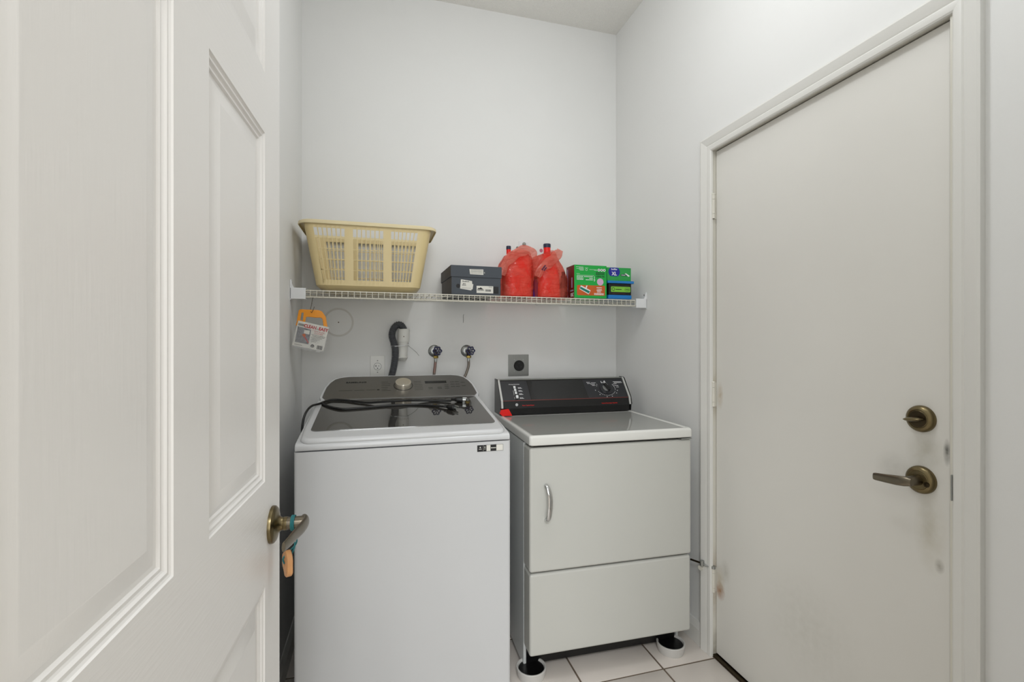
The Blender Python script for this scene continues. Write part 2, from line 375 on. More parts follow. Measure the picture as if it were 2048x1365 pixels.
# casing round the right-hand door
CP = [(0, 0), (0, .008), (.004, .011), (.012, .0125), (.020, .0125), (.024, .010), (.028, .0125), (.046, .017), (.052, .0185), (.058, .0165), (.058, 0)]
ci0, ci1, ciz = DY0 - .022, DY1 + .0, DZ + .002
trim = tag(bpy.data.objects.new('trim_1', None), kind='structure'); C.objects.link(trim); trim.location = (XR, 1.2, 0)
def casing(rowf):
    rows = [rowf(0), rowf(1)]
    return B().grid(rows, True, True, True).build('casing_board', trim_m, trim, 22)
CIY1, CIY0, CIZ = DY1 - .006, DY0 - .009, DZ - .004
casing(lambda k: [(XR - d, CIY1 + s_, 0 if k == 0 else CIZ + s_) for s_, d in CP])
casing(lambda k: [(XR - d, CIY0 - s_, 0 if k == 0 else CIZ + s_) for s_, d in CP])
casing(lambda k: [(XR - d, (CIY1 + s_) if k == 0 else (CIY0 - s_), CIZ + s_) for s_, d in CP])
# jamb of the right-hand door
b = B().box(XR - .001, XR + .12, DY1, OY1, 0, OZ).box(XR - .001, XR + .12, OY0, DY0, 0, OZ).box(XR - .001, XR + .12, DY0, DY1, DZ, OZ)
b.box(XR + .068, XR + .08, DY1 - .012, DY1, 0, DZ).box(XR + .068, XR + .08, DY0, DY0 + .012, 0, DZ)
struct(b.build('trim_2', jamb_m, smooth=0))
struct(B().box(XR + .0, XR + .12, DY0, DY1, 0, .006, .002).build('trim_3', brassd_m))
# jamb round the doorway the camera looks through
b = B().box(-.265, -.245, YF - .121, YF + .001, 0, 2.045).box(.60, .62, YF - .121, YF + .001, 0, 2.045).box(-.265, .62, YF - .121, YF + .001, 2.045, 2.065)
b.box(.61, .67, YF, YF + .014, 0, 2.11, .003).box(-.33, .67, YF, YF + .014, 2.055, 2.11, .003).box(-.33, -.255, YF, YF + .012, 0, 2.05, .003)
struct(b.build('trim_4', trim_m))

# ---------------------------------------------------------------- left door (moulded six panel), open into the room
Dd = Vector((.0449, .99899, 0)); O = Vector((-.195, .9898, 0)) - Dd * .757
door1 = tag(bpy.data.objects.new('door_1', None), kind='structure'); C.objects.link(door1)
door1.location = O; door1.rotation_euler = (0, 0, math.atan2(Dd.y, Dd.x))
DW = .817; th = .035
xs = [0, .103, .359, .456, .712, DW]; zs = [.010, .235, .824, 1.014, 1.643, 1.752, 1.925, 2.036]
def cell(b, x0, x1, z0, z1): b.box(x0, x1, 0, th, z0, z1)
b = B(); cell(b, xs[0], xs[1], zs[0], zs[-1]); cell(b, xs[4], xs[5], zs[0], zs[-1])
b.build('stile', dr_v, door1, 0, world=False)
b = B()
for a, c in ((0, 1), (2, 3), (4, 5), (6, 7)): cell(b, xs[1], xs[4], zs[a], zs[c])
b.build('rail', dr_h, door1, 0, world=False)
b = B()
for a, c in ((1, 2), (3, 4), (5, 6)): cell(b, xs[2], xs[3], zs[a], zs[c])
b.build('mullion', dr_v, door1, 0, world=False)
PR = [(0, 0), (.0015, .002), (.004, .0032), (.008, .0028), (.0105, .0052), (.0125, .0062), (.0165, .0058), (.019, .0085), (.0235, .0092), (.026, .0088), (.047, .0035), (.049, .0033)]
for (x0, x1) in ((xs[1], xs[2]), (xs[3], xs[4])):
    for (z0, z1) in ((zs[1], zs[2]), (zs[3], zs[4]), (zs[5], zs[6])):
        b = B(); rows = [[(x0 + o, d, z0 + o), (x1 - o, d, z0 + o), (x1 - o, d, z1 - o), (x0 + o, d, z1 - o)] for o, d in PR]
        rows = [[(x0, th, z0), (x1, th, z0), (x1, th, z1), (x0, th, z1)]] + rows
        b.grid(rows, True, True, True).build('panel', dr_v, door1, 14, world=False)
# lever on the left door (world coordinates through a frame on the door face)
Nn = Vector((Dd.y, -Dd.x, 0))   # out of the face, towards the room
fc = Vector((-.195, .9898, .920))
hd = thing('door_handle', fc, None, None); hd.parent = door1; hd.matrix_basis = wmat(door1).inverted() @ Matrix.Translation(fc)
B().lathe([(.0345, 0), (.0345, .003), (.034, .0055), (.0305, .0085), (.024, .0105), (.0165, .0125), (.0125, .017), (.0115, .021), (.0125, .0225), (.0125, .028)], fc, Nn, 40).build('rosette', brass_m, hd)
B().lathe([(.0115, .028), (.0118, .056), (.0105, .062)], fc, Nn, 28).build('neck', nickel_m, hd)
def lever(base, n, d, up, m, parent, L=.115):
    """blade lever: from the end of the neck at base, curving along d"""
    cen = [(0, .056), (.012, .0605), (.035, .060), (.065, .055), (.095, .051), (L, .046)]
    hh = [.0115, .0125, .0125, .0115, .0105, .0085]; tt = [.008, .006, .0045, .004, .0035, .003]
    sp = catmull([(a, o, 0) for a, o in cen], 5); rows = []
    for i, p in enumerate(sp):
        k = i / (len(sp) - 1) * (len(hh) - 1); j = min(int(k), len(hh) - 2); fr = k - j
        h_ = hh[j] * (1 - fr) + hh[j + 1] * fr; t_ = tt[j] * (1 - fr) + tt[j + 1] * fr
        c = base + d * (p.x - .012) + n * p.y
        rows.append([c + up * (h_ * math.cos(a) ) + n * (t_ * math.sin(a)) if True else 0 for a in [2 * PI * q / 16 for q in range(16)]])
    return B().grid(rows, True, True, True).build('lever', m, parent, 50)
lever(fc, Nn, -Dd, Vector((0, 0, 1)), nickel_m, hd, .125)
for z in (.25, 1.05, 1.80):
    B().cyl(O + Nn * .004 + Vector((0, 0, z - .045)), O + Nn * .004 + Vector((0, 0, z + .045)), .006).build('hinge', nickel_m, door1)

# wooden disc hung on the left lever by a teal cord
hp = fc + Nn * .042
wr = thing('wooden_disc_charm', hp + Vector((0, 0, -.09)), 'small round wooden disc with a hole hanging on teal cord from the panelled door lever', 'charm')
cc = hp + Vector((-.012, -.010, -.071)); ax = (Nn * .92 + Dd * .40).normalized()
u_ = ax.cross(Vector((0, 0, 1))).normalized(); v_ = Vector((0, 0, 1))
b = B(); seg = 40; R_ = .0245
def dk(j, r, w_):
    a = 2 * PI * j / seg; rr = r - (.004 * max(0, math.cos(3 * a)) if r > .02 else 0)
    return cc + (u_ * math.cos(a) + v_ * math.sin(a)) * rr + ax * w_
rws = [(.006, -.0055), (R_ - .002, -.0055), (R_, -.004), (R_, .004), (R_ - .002, .0055), (.006, .0055), (.006, -.0055)]
b.grid([[dk(j, r, w_) for j in range(seg)] for r, w_ in rws]).build('disc', wood_m, wr, 40)
b = B()
for q in (0, .0022, .0044): b.tube([hp + Nn * (q - .006) + (Dd * math.cos(a) + v_ * math.sin(a)) * .0135 for a in [2 * PI * k / 24 for k in range(25)]], .0014, 6)
b.tube(catmull([hp + Dd * .0135 * 0 - v_ * .0135, hp - v_ * .026 - Nn * .003, hp - v_ * .042 - Dd * .006, cc + v_ * .012 + ax * .006, cc + ax * .006], 5), .0015, 6)
b.tube(catmull([hp - v_ * .0135, hp - v_ * .028 + Nn * .002, hp - v_ * .042, cc + v_ * .012 - ax * .007, cc - ax * .006], 5), .0015, 6)
b.build('cord', tealc_m, wr)

# ---------------------------------------------------------------- right door (flush), closed
XD = 1.312
door2 = struct(B().box(XD, XD + .044, DY0 + .011, DY1 - .003, .010, DZ - .004, .0015, 1).build('door_2', door_m))
def rose(y, z, r, m, parent, name='rosette'):
    return B().lathe([(r, 0), (r, .004), (r * .97, .008), (r * .86, .012), (r * .70, .0145), (r * .66, .0135), (r * .62, .0145), (0.3 * r, .015)], (XD, y, z), (-1, 0, 0), 40).build(name, m, parent)
dbolt = thing('deadbolt', (XD, .869, 1.073), None, None); dbolt.parent = door2; dbolt.name = 'deadbolt'
r_ = rose(.869, 1.073, .0335, brass_m, dbolt)
B().lathe([(.021, .0146), (.020, .0155), (.006, .0158)], (XD, .869, 1.073), (-1, 0, 0), 24).build('hub', brassd_m, dbolt)
rows = []
for t, hh_, tt_ in ((-.019, .002, .003), (-.015, .0055, .0045), (-.006, .0075, .005), (.006, .0075, .005), (.015, .0055, .0045), (.020, .002, .003)):
    rows.append([(XD - .015 - .014 + tt_ * 2.6 * math.cos(a), .869 + t, 1.073 - t * .12 + hh_ * math.sin(a) * .75) for a in [2 * PI * q / 14 for q in range(14)]])
B().grid(rows, True, True, True).build('thumb_turn', brass_m, dbolt, 50)
dh2 = thing('door_handle', (XD, .869, .920), None, None); dh2.parent = door2
rose(.869, .920, .0345, brass_m, dh2)
B().box(XD + .010, XD + .018, DY0 + .0005, DY0 + .0105, .01, DZ - .004).build('weatherstrip', brassd_m, door2, 0)
B().lathe([(.0135, .013), (.0125, .018), (.0125, .030), (.0115, .052)], (XD, .869, .920), (-1, 0, 0), 28).build('neck', nickel_m, dh2)
rows = []
for t, h_, xo, th_ in ((-.012, .0095, .052, .006), (.002, .0125, .057, .0075), (.02, .0125, .058, .0055), (.05, .0110, .055, .0045), (.078, .0098, .050, .004), (.084, .0085, .049, .003)):
    rows.append([(XD - xo + th_ * math.cos(a), .869 + t, .920 - max(0, t) * .12 + h_ * math.sin(a)) for a in [2 * PI * q / 18 for q in range(18)]])
B().grid(rows, True, True, True).build('lever', nickel_m, dh2, 50)
B().lathe([(.0065, .0147), (.0065, .0165), (.003, .0165), (.003, .0155)], (XD, .848, .914), (-1, 0, 0), 20).build('key_button', brassd_m, dh2)
for z in (1.808, 1.052, .306):
    h = thing('hinge', (XR + .012, DY1 - .002, z), None, None); h.parent = door2
    L = .048
    b = B()
    for k, (a, c) in enumerate(((-1, -.62), (-.6, .6), (.62, 1))):
        b.lathe([(.0062, a * L), (.0062, c * L)], (XR + .002, DY1 - .006, z), (0, 0, 1), 16)
    b.lathe([(.007, L * 1.0), (.0075, L * 1.04), (.005, L * 1.12)], (XR + .002, DY1 - .006, z), (0, 0, 1), 16)
    b.build('knuckle', jamb_m, h)
    B().cyl((XR + .002, DY1 - .006, z - L * 1.02), (XR + .002, DY1 - .006, z + L * 1.02), .0045, 10).build('pin', brassd_m, h)
    B().box(XR + .004, XR + .032, DY1 - .0028, DY1 - .0005, z - L, z + L).build('leaf', jamb_m, h)
st = thing('door_stop', (XR, 1.64, .352), None, None); st.parent = door2
b = B().cyl((XR + .002, DY1 - .006, .353), (XR + .002, DY1 - .006, .363), .009, 16)
b.tube([(XR + .002, DY1 - .006, .356), (XR - .018, 1.64, .357), (XR - .024, 1.662, .362)], .0035, 8)
b.cyl((XR - .024, 1.655, .352), (XR - .024, 1.655, .372), .0085, 14)
b.build('arm', dull_m, st)
B().cyl((XR - .026, 1.65, .363), (XR - .045, 1.70, .360), .0038, 10).build('screw', brassd_m, st)
B().cyl((XR - .026, 1.665, .338), (XR - .001, 1.672, .338), .010, 16).build('bumper', jamb_m, st)
B().box(XR - .0135, XR + .02, CIY0 - .0015, CIY0 + .001, .896, .957, .0012, 1).build('strike_plate', dull_m, trim)
B().box(XR - .004, XR + .02, CIY0 - .0005, CIY0 + .001, 1.05, 1.10, .0008, 1).build('bolt_plate', brassd_m, trim)

# ---------------------------------------------------------------- washer
wx0, wx1, wy0, wy1 = -.249, .438, 1.575, 2.268
WX = (wx0 + wx1) / 2 + .003
wa = thing('washing_machine', (WX, 1.92, 0), 'white top-loading washing machine with dark glass lid and grey control console', 'washing machine')
b = B().box(wx0, wx1, wy0, wy1, .022, .9255, .010, 3, edges=2); b.build('body', wash_m, wa)
for x in (wx0 + .05, wx1 - .05):
    for y in (wy0 + .05, wy1 - .05):
        B().lathe([(.022, 0), (.022, .012), (.012, .014), (.012, .024)], (x, y, .0), (0, 0, 1), 16).build('foot', black_m, wa)
# top cover: moulded ring below the lid plus console housing
pr = [(1.5785, .9285), (1.577, .936), (1.5785, .944), (1.584, .9495), (1.595, .9525), (2.06, 1.010), (2.262, 1.010), (2.268, .9285)]
B().prism([(wx0 + .002, y, z) for y, z in pr], (wx1 - wx0 - .004, 0, 0), .0025, 2).build('top_cover', wash_m, wa, 25)
ZL = lambda y: .965 + .129 * (y - 1.58)
SL = math.atan(.488); cx_ = .100
def conspt(u, t, d=0): return Vector((cx_ + u, 2.072 + t * math.cos(SL) - d * math.sin(SL), 1.0315 + t * math.sin(SL) + d * math.cos(SL)))
half = [(.309, -.011), (.321, .008), (.318, .040), (.311, .085), (.299, .120), (.282, .148), (.258, .163), (.225, .1695)]
outl = half + [(-u, t) for u, t in reversed(half)]
half2 = [(.325, -.013), (.332, .012), (.328, .045), (.321, .090), (.308, .128), (.289, .158), (.262, .174), (.226, .1805)]
outl2 = half2 + [(-u, t) for u, t in reversed(half2)]
top = [conspt(u, t, -.002) for u, t in outl2]
rows = [[Vector((p.x, p.y, 1.0)) for p in top], top, [conspt(u * .994, t * .985, .0005) for u, t in outl2]]
B().grid(rows, True, True, True).build('console_housing', wash_m, wa, 40)
fc_ = Fr(conspt(-cx_, 0, 0), (1, 0, 0), (0, math.cos(SL), math.sin(SL)))  # x on the frame equals world x
def csh(o_, k0, k1, m, name, zz0, zz1):
    pts = [(cx_ + u, t) for u, t in o_]
    b = B(); rows = [[fc_.p(x, y, zz0) for x, y in pts], [fc_.p(x, y, zz1) for x, y in pts], [fc_.p(cx_ + (x - cx_) * k0, .08 + (y - .08) * k1, zz1 + .0015) for x, y in pts]]
    return b.grid(rows, True, True, True).build(name, m, wa, 30)
csh(outl, .985, .96, cons_m, 'console_panel', .0005, .003)
FZ = .0046
fcp = Fr(fc_.p(0, 0, FZ), fc_.r, fc_.u)
text('SAMSUNG', fcp, -.135, .1125, .0100, ink_m, wa, width=.084, bold=.022)
b = B(); rr = random.Random(1)
dashes(b, fcp, -.160, -.106, .052, .0021, rnd=rr); dashes(b, fcp, -.098, -.058, .052, .0021, rnd=rr); dashes(b, fcp, -.050, -.012, .052, .0021, rnd=rr); frect(b, fcp, -.006, .004, .0485, .0555)
for i, (q, e) in enumerate(((.115, .045), (.100, .06), (.085, .058), (.070, .042), (.055, .04), (.044, .062))): dashes(b, fcp, .100 - .087, .100 - .087 + e * .62, q, .0021, rnd=rr)
for i, (q, e) in enumerate(((.115, .05), (.102, .05), (.087, .058), (.073, .055), (.058, .058), (.044, .058))): dashes(b, fcp, .100 + .053, .100 + .053 + e * .62, q, .0021, rnd=rr)
for cxx, rws in ((.222, (.060, .050)), (.262, (.060, .050)), (.294, (.078, .064, .050)), (.323, (.104, .084, .064)), (.345, (.104, .084, .064)), (.372, (.098, .068))):
    for q in rws: dashes(b, fcp, cxx - .009, cxx + .009, q, .0026, rnd=rr, gap=.2)
b.build('printed_marks', consd_m, wa, 0)['kind'] = 'stuff'
b = B(); frect(b, fcp, .201, .297, .096, .115, -.0006, .0008); b.build('display', lcd_m, wa, 0)
kc = conspt(.005, .082, .004)
B().lathe([(.0415, -.002), (.0415, .0012), (.0385, .0012), (.0385, -.001)], kc, fc_.n, 48).build('dial_ring', consd_m, wa)
kn = B().lathe([(.034, 0), (.0345, .010), (.034, .019), (.0325, .021), (.0315, .0205), (.001, .0200)], kc, fc_.n, 48).build('dial', steel_m, wa)
b = B(); fk = Fr(kc + fc_.n * .0200, fc_.r, fc_.u); frect(b, fk, -.0012, .0012, -.030, -.020); b.build('pointer', white_m, kn, 0)
# lid
LX0, LX1 = -.241, .430
lp = [(LX0, 2.058)] + [(LX0 + .002, 1.70)] + [(LX0 + .006 + .026 * (1 - math.cos(a)), 1.614 - .032 * math.sin(a)) for a in [PI / 2 * k / 6 for k in range(7)]]
lp = lp + [(LX1 - (x - LX0), y) for x, y in reversed(lp)]
cenx = (LX0 + LX1) / 2
rows = []
for ins, dz in ((.010, -.024), (.001, -.018), (0, -.012), (.0015, -.006), (.006, -.0015), (.012, 0)):
    rows.append([Vector((cenx + (x - cenx) * (1 - ins / .33), min(y + ins, 2.058 - ins * .2) if y < 1.8 else y - ins * .1, ZL(y) + dz)) for x, y in lp])
lid = B().grid(rows, True, True, True).build('lid', wash_m, wa, 60)
gp = rrect(-.213, .406, 1.657, 2.054, .020, 6)
gs = [(x, y) for x, y in gp]
rows = [[Vector((x, y, ZL(y) - .002)) for x, y in gs], [Vector((x, y, ZL(y) + .0012)) for x, y in gs]]
B().grid(rows, True, True, True).build('lid_glass', glass_m, lid, 20)
# stickers on the front
fw = Fr((0, wy0, 0), (1, 0, 0), (0, 0, 1))
stk = B(); frect(stk, fw, .320, .411, .8935, .9155, .0002, .0006); sk = stk.build('sticker', paper_m, wa, 0)
b = B(); frect(b, fw, .3205, .3415, .894, .915, .0006, .0009); frect(b, fw, .342, .3525, .894, .915, .0006, .0009); frect(b, fw, .3665, .387, .894, .915, .0006, .0009)
for (x0, x1) in ((.3205, .411),): frect(b, fw, x0, x1, .8935, .8942, .0006, .0009); frect(b, fw, x0, x1, .9148, .9155, .0006, .0009)
frect(b, fw, .4103, .411, .8935, .9155, .0006, .0009)
b.build('printed_field', ink_m, sk, 0)
b = B(); fdisc(b, fw, .331, .908, .0022, .0009, .0011); fdisc(b, fw, .347, .908, .002, .0009, .0011); dashes(b, fw, .3265, .336, .902, .0016, .0009); dashes(b, fw, .344, .350, .902, .0014, .0009); dashes(b, fw, .3685, .386, .9045, .003, .0009)
b.build('printed_icons', paper_m, sk, 0)

# ---------------------------------------------------------------- dryer (local coordinates, front face at y = 0)
dry = thing('clothes_dryer', (.532, 1.65, 0), 'older white clothes dryer with black control panel and chrome door pull', 'clothes dryer', math.radians(-1.4))
def db(b, name, m, parent=None, smooth=35): return b.build(name, m, parent or dry, smooth, world=False)
db(B().box(.006, .666, .092, .655, .113, .880, .004), 'body', dry_m)
for x in (0.0, .660): db(B().box(x, x + .012, .090, .66, .018, .880, .003), 'side_panel', dryside_m)
db(B().box(.0, .672, .003, .088, .108, .411, .010, 3), 'lower_panel', dry_m)
dd = db(B().box(-.001, .673, 0, .088, .417, .875, .010, 3), 'door', dry_m)
db(B().box(.014, .658, .094, .112, .022, .112, .002), 'toe_kick', black_m)
db(B().box(.02, .65, .02, .12, .380, .46), 'gap_lining', black_m); db(B().box(.02, .65, .02, .12, .86, .885), 'gap_lining', black_m)
# worktop with raised edges
ox = [(-.003, .675, -.004, .62)]
rows = []
for ins, z in ((.004, .884), (.0, .888), (0, .912), (.002, .918), (.007, .9215), (.014, .9215), (.019, .9185), (.022, .9175)):
    rows.append([Vector((x, y, z)) for x, y in rrect(-.003 + ins, .675 - ins, -.006 + ins, .625 - ins, .012, 4)])
db(B().grid(rows, True, True, True), 'worktop', top_m, None, 50)
db(B().prism([Vector((x, y, .9172)) for x, y in rrect(.0185, .6535, .0145, .47, .004, 3)], (0, 0, .0012)), 'worktop_deck', deck_m, None, 20)
# pull
hx = .062
pts = [(hx, .0, .612), (hx, -.012, .609), (hx + .001, -.024, .620), (hx + .003, -.030, .645), (hx + .005, -.032, .675), (hx + .004, -.031, .705), (hx, -.026, .728), (hx - .003, -.014, .740), (hx - .003, 0, .737)]
sp = catmull(pts, 4); rows = []
for i, p in enumerate(sp):
    k = i / (len(sp) - 1); wd = .0065 + .0035 * math.sin(PI * k); d = (sp[min(i + 1, len(sp) - 1)] - sp[max(i - 1, 0)]).normalized(); n_ = Vector((1, 0, 0)).cross(d).normalized()
    rows.append([p + Vector((wd * math.cos(a), 0, 0)) + n_ * (.0045 * math.sin(a)) for a in [2 * PI * q / 12 + .26 for q in range(12)]])
db(B().grid(rows, True, True, True), 'door_pull', chrome_m, dd, 50)
db(B().box(.624, .672, -.004, .03, .8765, .8815, .001), 'hinge_clip', dull_m, dd)
# console
con = [(.480, .955), (.488, .987), (.560, 1.075), (.566, 1.079), (.60, 1.079), (.612, 1.07), (.612, .955)]
co = db(B().prism([(.006, y, z) for y, z in con], (.660, 0, 0), .0), 'control_console', black_m, None, 20)
db(B().prism([(.0, y, z) for y, z in ((.490, .922), (.484, .955), (.478, .955), (.486, .989), (.556, 1.078), (.566, 1.084), (.612, 1.084), (.612, .922))], (.006, 0, 0), .001), 'end_cap', black_m)
db(B().prism([(.666, y, z) for y, z in ((.490, .922), (.484, .955), (.478, .955), (.486, .989), (.556, 1.078), (.566, 1.084), (.612, 1.084), (.612, .922))], (.005, 0, 0), .001), 'end_cap', black_m)
db(B().box(.004, .664, .492, .612, .921, .956, .001), 'console_base', black_m)
db(B().box(.012, .66, .563, .610, 1.078, 1.0815, .001), 'console_top', mat('grey_console_top', (128, 130, 124), .35)) 
for x in (.0035, .6555):
    ps = [(.4765, .955), (.4845, .989), (.5555, 1.0775), (.564, 1.083), (.568, 1.079), (.49, .986), (.483, .955)]
    db(B().prism([(x, y, z) for y, z in ps], (.009, 0, 0), .0), 'chrome_strip', mat('worn_silver_trim', (196, 196, 192), .4, metal=.3), None, 20)
Md = wmat(dry)
def dfr(o, r, u): return Fr(Md @ Vector(o), Md.to_3x3() @ Vector(r), Md.to_3x3() @ Vector(u))
fs = dfr((0, .488, .987), (1, 0, 0), (0, .072, .088))
b = B(); fpoly(b, fs, [(.150, .002), (.444, .002), (.438, .112), (.146, .112)], .0003, .0012); gp_ = b.build('dark_glass', blackg_m, co, 0)
b = B(); fpoly(b, fs, [(.014, .003), (.151, .003), (.147, .112), (.014, .112)], .0003, .0012); b.build('control_plate', dkgrey_m, co, 0)
b = B(); fpoly(b, fs, [(.443, .003), (.654, .003), (.654, .112), (.437, .112)], .0003, .0012); b.build('control_plate', dkgrey_m, co, 0)
b = B(); frect(b, fs, .014, .654, -.0005, .0022, .0002, .0014); b.build('accent_line', redline_m, co, 0)
Z1 = .0013
fs1 = Fr(fs.p(0, 0, Z1), fs.r, fs.u)
text('Drying Selections', fs1, .055, .0905, .0042, print_w, co, width=.052, bold=.01)
b = B(); rr = random.Random(5)
for q in (.073, .056, .038, .016):
    dashes(b, fs1, .097, .112, q, .0023, rnd=rr); dashes(b, fs1, .097, .117, q - .0042, .0023, rnd=rr)
frect(b, fs1, .071, .0722, .030, .058); frect(b, fs1, .071, .0722, .010, .022)
dashes(b, fs1, .599, .646, .0945, .0026, rnd=rr); dashes(b, fs1, .604, .648, .0885, .0026, rnd=rr)
dashes(b, fs1, .479, .504, .0905, .0022, rnd=rr); dashes(b, fs1, .475, .497, .083, .0028, rnd=rr); dashes(b, fs1, .480, .495, .075, .0028, rnd=rr)
dashes(b, fs1, .598, .616, .082, .0024, rnd=rr); dashes(b, fs1, .605, .622, .071, .0026, rnd=rr); dashes(b, fs1, .609, .622, .062, .0026, rnd=rr)
kx, ky = .550, .055
for k in range(23):
    a = math.radians(205 + k * 10.5 + 0) if k < 13 else math.radians(350 + (k - 13) * 9)
    if k > 18: continue
    fdisc(b, fs1, kx + .049 * math.cos(a), ky + .040 * math.sin(a), .0016, 0, .0003, seg=8)
for a in (190, 225, 262, 290, 325, 345):
    a = math.radians(a); frect(b, fs1, kx + .060 * math.cos(a) - .002, kx + .060 * math.cos(a) + .002, ky + .049 * math.sin(a) - .0016, ky + .049 * math.sin(a) + .0016, 0, .0003)
for a0, a1 in ((150, 140), (160, 152), (28, 38), (18, 26)):
    p0 = fs1.p(kx + .047 * math.cos(math.radians(a0)), ky + .04 * math.sin(math.radians(a0))); p1 = fs1.p(kx + .057 * math.cos(math.radians(a1 if a1 > 90 else a1 - 8)), ky + .046 * math.sin(math.radians(a1)))
    b.cyl(p0, p1, .0005, 6)
frect(b, fs1, .533, .536, .090, .100); fdisc(b, fs1, .539, .090, .0028, 0, .0003); frect(b, fs1, .551, .556, .098, .102)
b.build('printed_marks', print_w, co, 0)['kind'] = 'stuff'
text('Start', fs1, .455, .0925, .0042, print_w, co, width=.018, bold=.015); text('Switch', fs1, .458, .0855, .0040, print_w, co, width=.018, bold=.015)
b = B(); frect(b, fs1, .0725, .087, .006, .083, 0, .0022); b.build('switch_slot', black_m, co, 0)
for i, q in enumerate((.074, .058, .042)):
    b = B(); frect(b, fs, .0745 + i * .001, .0845 + i * .001, q - .0065, q + .0065, .001, .006); b.build('selector_button', white_m, co, 0)
b = B(); frect(b, fs, .0775, .0885, .011, .026, .001, .010, .001); b.build('selector_button', white_m, co, 0)
dl = thing('timer_dial', (0, 0, 0), None, None); dl.parent = dry
dl.name = 'timer_dial'; dl.location = (kx, .488 + .035, .987 + .045)
kc2 = fs.p(kx, ky, .0012)
B().lathe([(.0335, 0), (.0335, .004), (.032, .0055), (.021, .006)], kc2, fs.n, 36).build('skirt', dkgrey_m, dl)
# grip bar across the dial, tilted
fkn = Fr(kc2 + fs.n * .006, fs.r * math.cos(math.radians(-62)) + fs.u * math.sin(math.radians(-62)), -fs.r * math.sin(math.radians(-62)) + fs.u * math.cos(math.radians(-62)))
b = B(); frect(b, fkn, -.021, .021, -.006, .006, 0, .017, .002); b.build('grip', black_m, dl)
b = B(); pts = [(.019 * math.cos(a), -.0065 - .0145 * math.sin(a)) for a in [PI * k / 14 for k in range(15)]]; fpoly(b, fkn, pts, .0, .006); b.build('grip_face', dull_m, dl, 30)
b = B(); frect(b, fkn, -.034, -.004, .0065, .0105, .001, .012); b.build('pointer', print_w, dl, 0)
fb = dfr((0, .4805, .955), (1, 0, 0), (0, .008, .032))
b = B(); fdisc(b, fb, .0785, .015, .0066, .0002, .0006); emb = b.build('emblem', print_w, co, 0)
b = B(); fdisc(b, fb, .0785, .015, .0058, .0006, .0008, rin=.0007); text('GE', fb, .0785, .0123, .0054, ink_m, None, width=.0076, align='CENTER', z=.0007, b=b); b.build('monogram', ink_m, emb, 0)
text('Four Cycle Dryer', fb, .106, .0085, .0046, tape_m, co, width=.058, z=.0005, bold=.01)
text('Heavy Duty Large Capacity', fb, .509, .0065, .0046, tape_m, co, width=.083, z=.0005, bold=.01)
b = B(); b.box(.010, .66, .4795, .4805, .9535, .9555); db(b, 'ridge', dkgrey_m, co, 0)
# red tape on the corner of the console
db(B().prism([(x, .466, z) for x, z in ((.000, .950), (.036, .953), (.053, .9215), (.006, .9215), (-.007, .934))], (0, .012, 0), .001), 'tape', tape_m, None, 20)
b = B().box(.019, .672, .615, .617, .25, .8); b.bm.clear()
# levelling feet stand in coasters
for i, (x, y) in enumerate(((.557, 1.712), (1.152, 1.697))):
    lc = thing('furniture_cup', (x, y, 0), ('white plastic cup under the front left corner of the dryer', 'white plastic cup under the front right corner of the dryer')[i], 'furniture cup', group='cups under the dryer feet')
    B().lathe([(.050, 0), (.054, .014), (.0560, .032), (.0570, .035), (.0560, .0375), (.052, .0375), (.050, .0355), (.0485, .030), (.047, .022), (.001, .022)], (x, y, 0), (0, 0, 1), 48, True, True).build('cup', cup_m, lc, 40)
    B().lathe([(.0478, .0285), (.0478, .030), (.001, .030)], (x, y, 0), (0, 0, 1), 40).build('pad', black_m, lc)
    wy = .11 if i == 0 else .115
for x, y in ((.045, .12), (.630, .12), (.045, .62), (.630, .62)):
    q = .030 if y < .3 else 0
    db(B().lathe([(.020, q + .0005), (.020, q + .008), (.007, q + .009), (.007, .05)], (x, y, 0), (0, 0, 1), 18), 'foot', rub_m)

# ---------------------------------------------------------------- back wall fittings
def wallfr(x, z, d=0): return Fr((x, YB - d, z), (1, 0, 0), (0, 0, 1))
# supply valves
def valve(x, label, hosepts, red):
    f = wallfr(x, 1.216)
    v = thing('supply_valve', (x, YB, 1.216), label, 'water valve', group=None)
    B().lathe([(.0315, 0), (.031, .002), (.027, .006), (.018, .0095), (.012, .011)], (x - .002, YB, 1.217), (0, -1, 0), 36).build('escutcheon', dull_m, v)
    b = B().cyl((x - .002, YB - .008, 1.217), (x + .001, YB - .050, 1.216), .0095, 16).cyl((x, YB - .045, 1.218), (x, YB - .045, 1.193), .010, 16)
    b.cyl((x, YB - .048, 1.217), (x + .003, YB - .078, 1.219), .005, 12); b.build('valve_body', brassd_m, v)
    # hand wheel: wavy rim and spokes
    ax = Vector((.10, -.98, .08)).normalized(); u = ax.cross(Vector((0, 0, 1))).normalized(); w_ = u.cross(ax); c = Vector((x + .004, YB - .078, 1.219))
    rim = [c + (u * math.cos(a) + w_ * math.sin(a)) * (.0185 + .0026 * math.cos(6 * a)) for a in [2 * PI * k / 72 for k in range(73)]]
    b = B().tube(rim, .0033, 8)
    for k in range(6):
        a = 2 * PI * k / 6 + PI / 6
        b.tube([c, c + (u * math.cos(a) + w_ * math.sin(a)) * .017], .0024, 6)
    b.lathe([(.006, -.003), (.006, .003), (.004, .004)], c, ax, 14)
    b.build('hand_wheel', wheel_m, v)
    B().lathe([(.0028, .004), (.0028, .0055)], c, ax, 10).build('screw', dull_m, v)
    return v
valve(.275, 'water supply valve with navy wheel above the left braided hose', None, 1)
valve(.441, 'water supply valve with navy wheel above the right braided hose', None, 0)
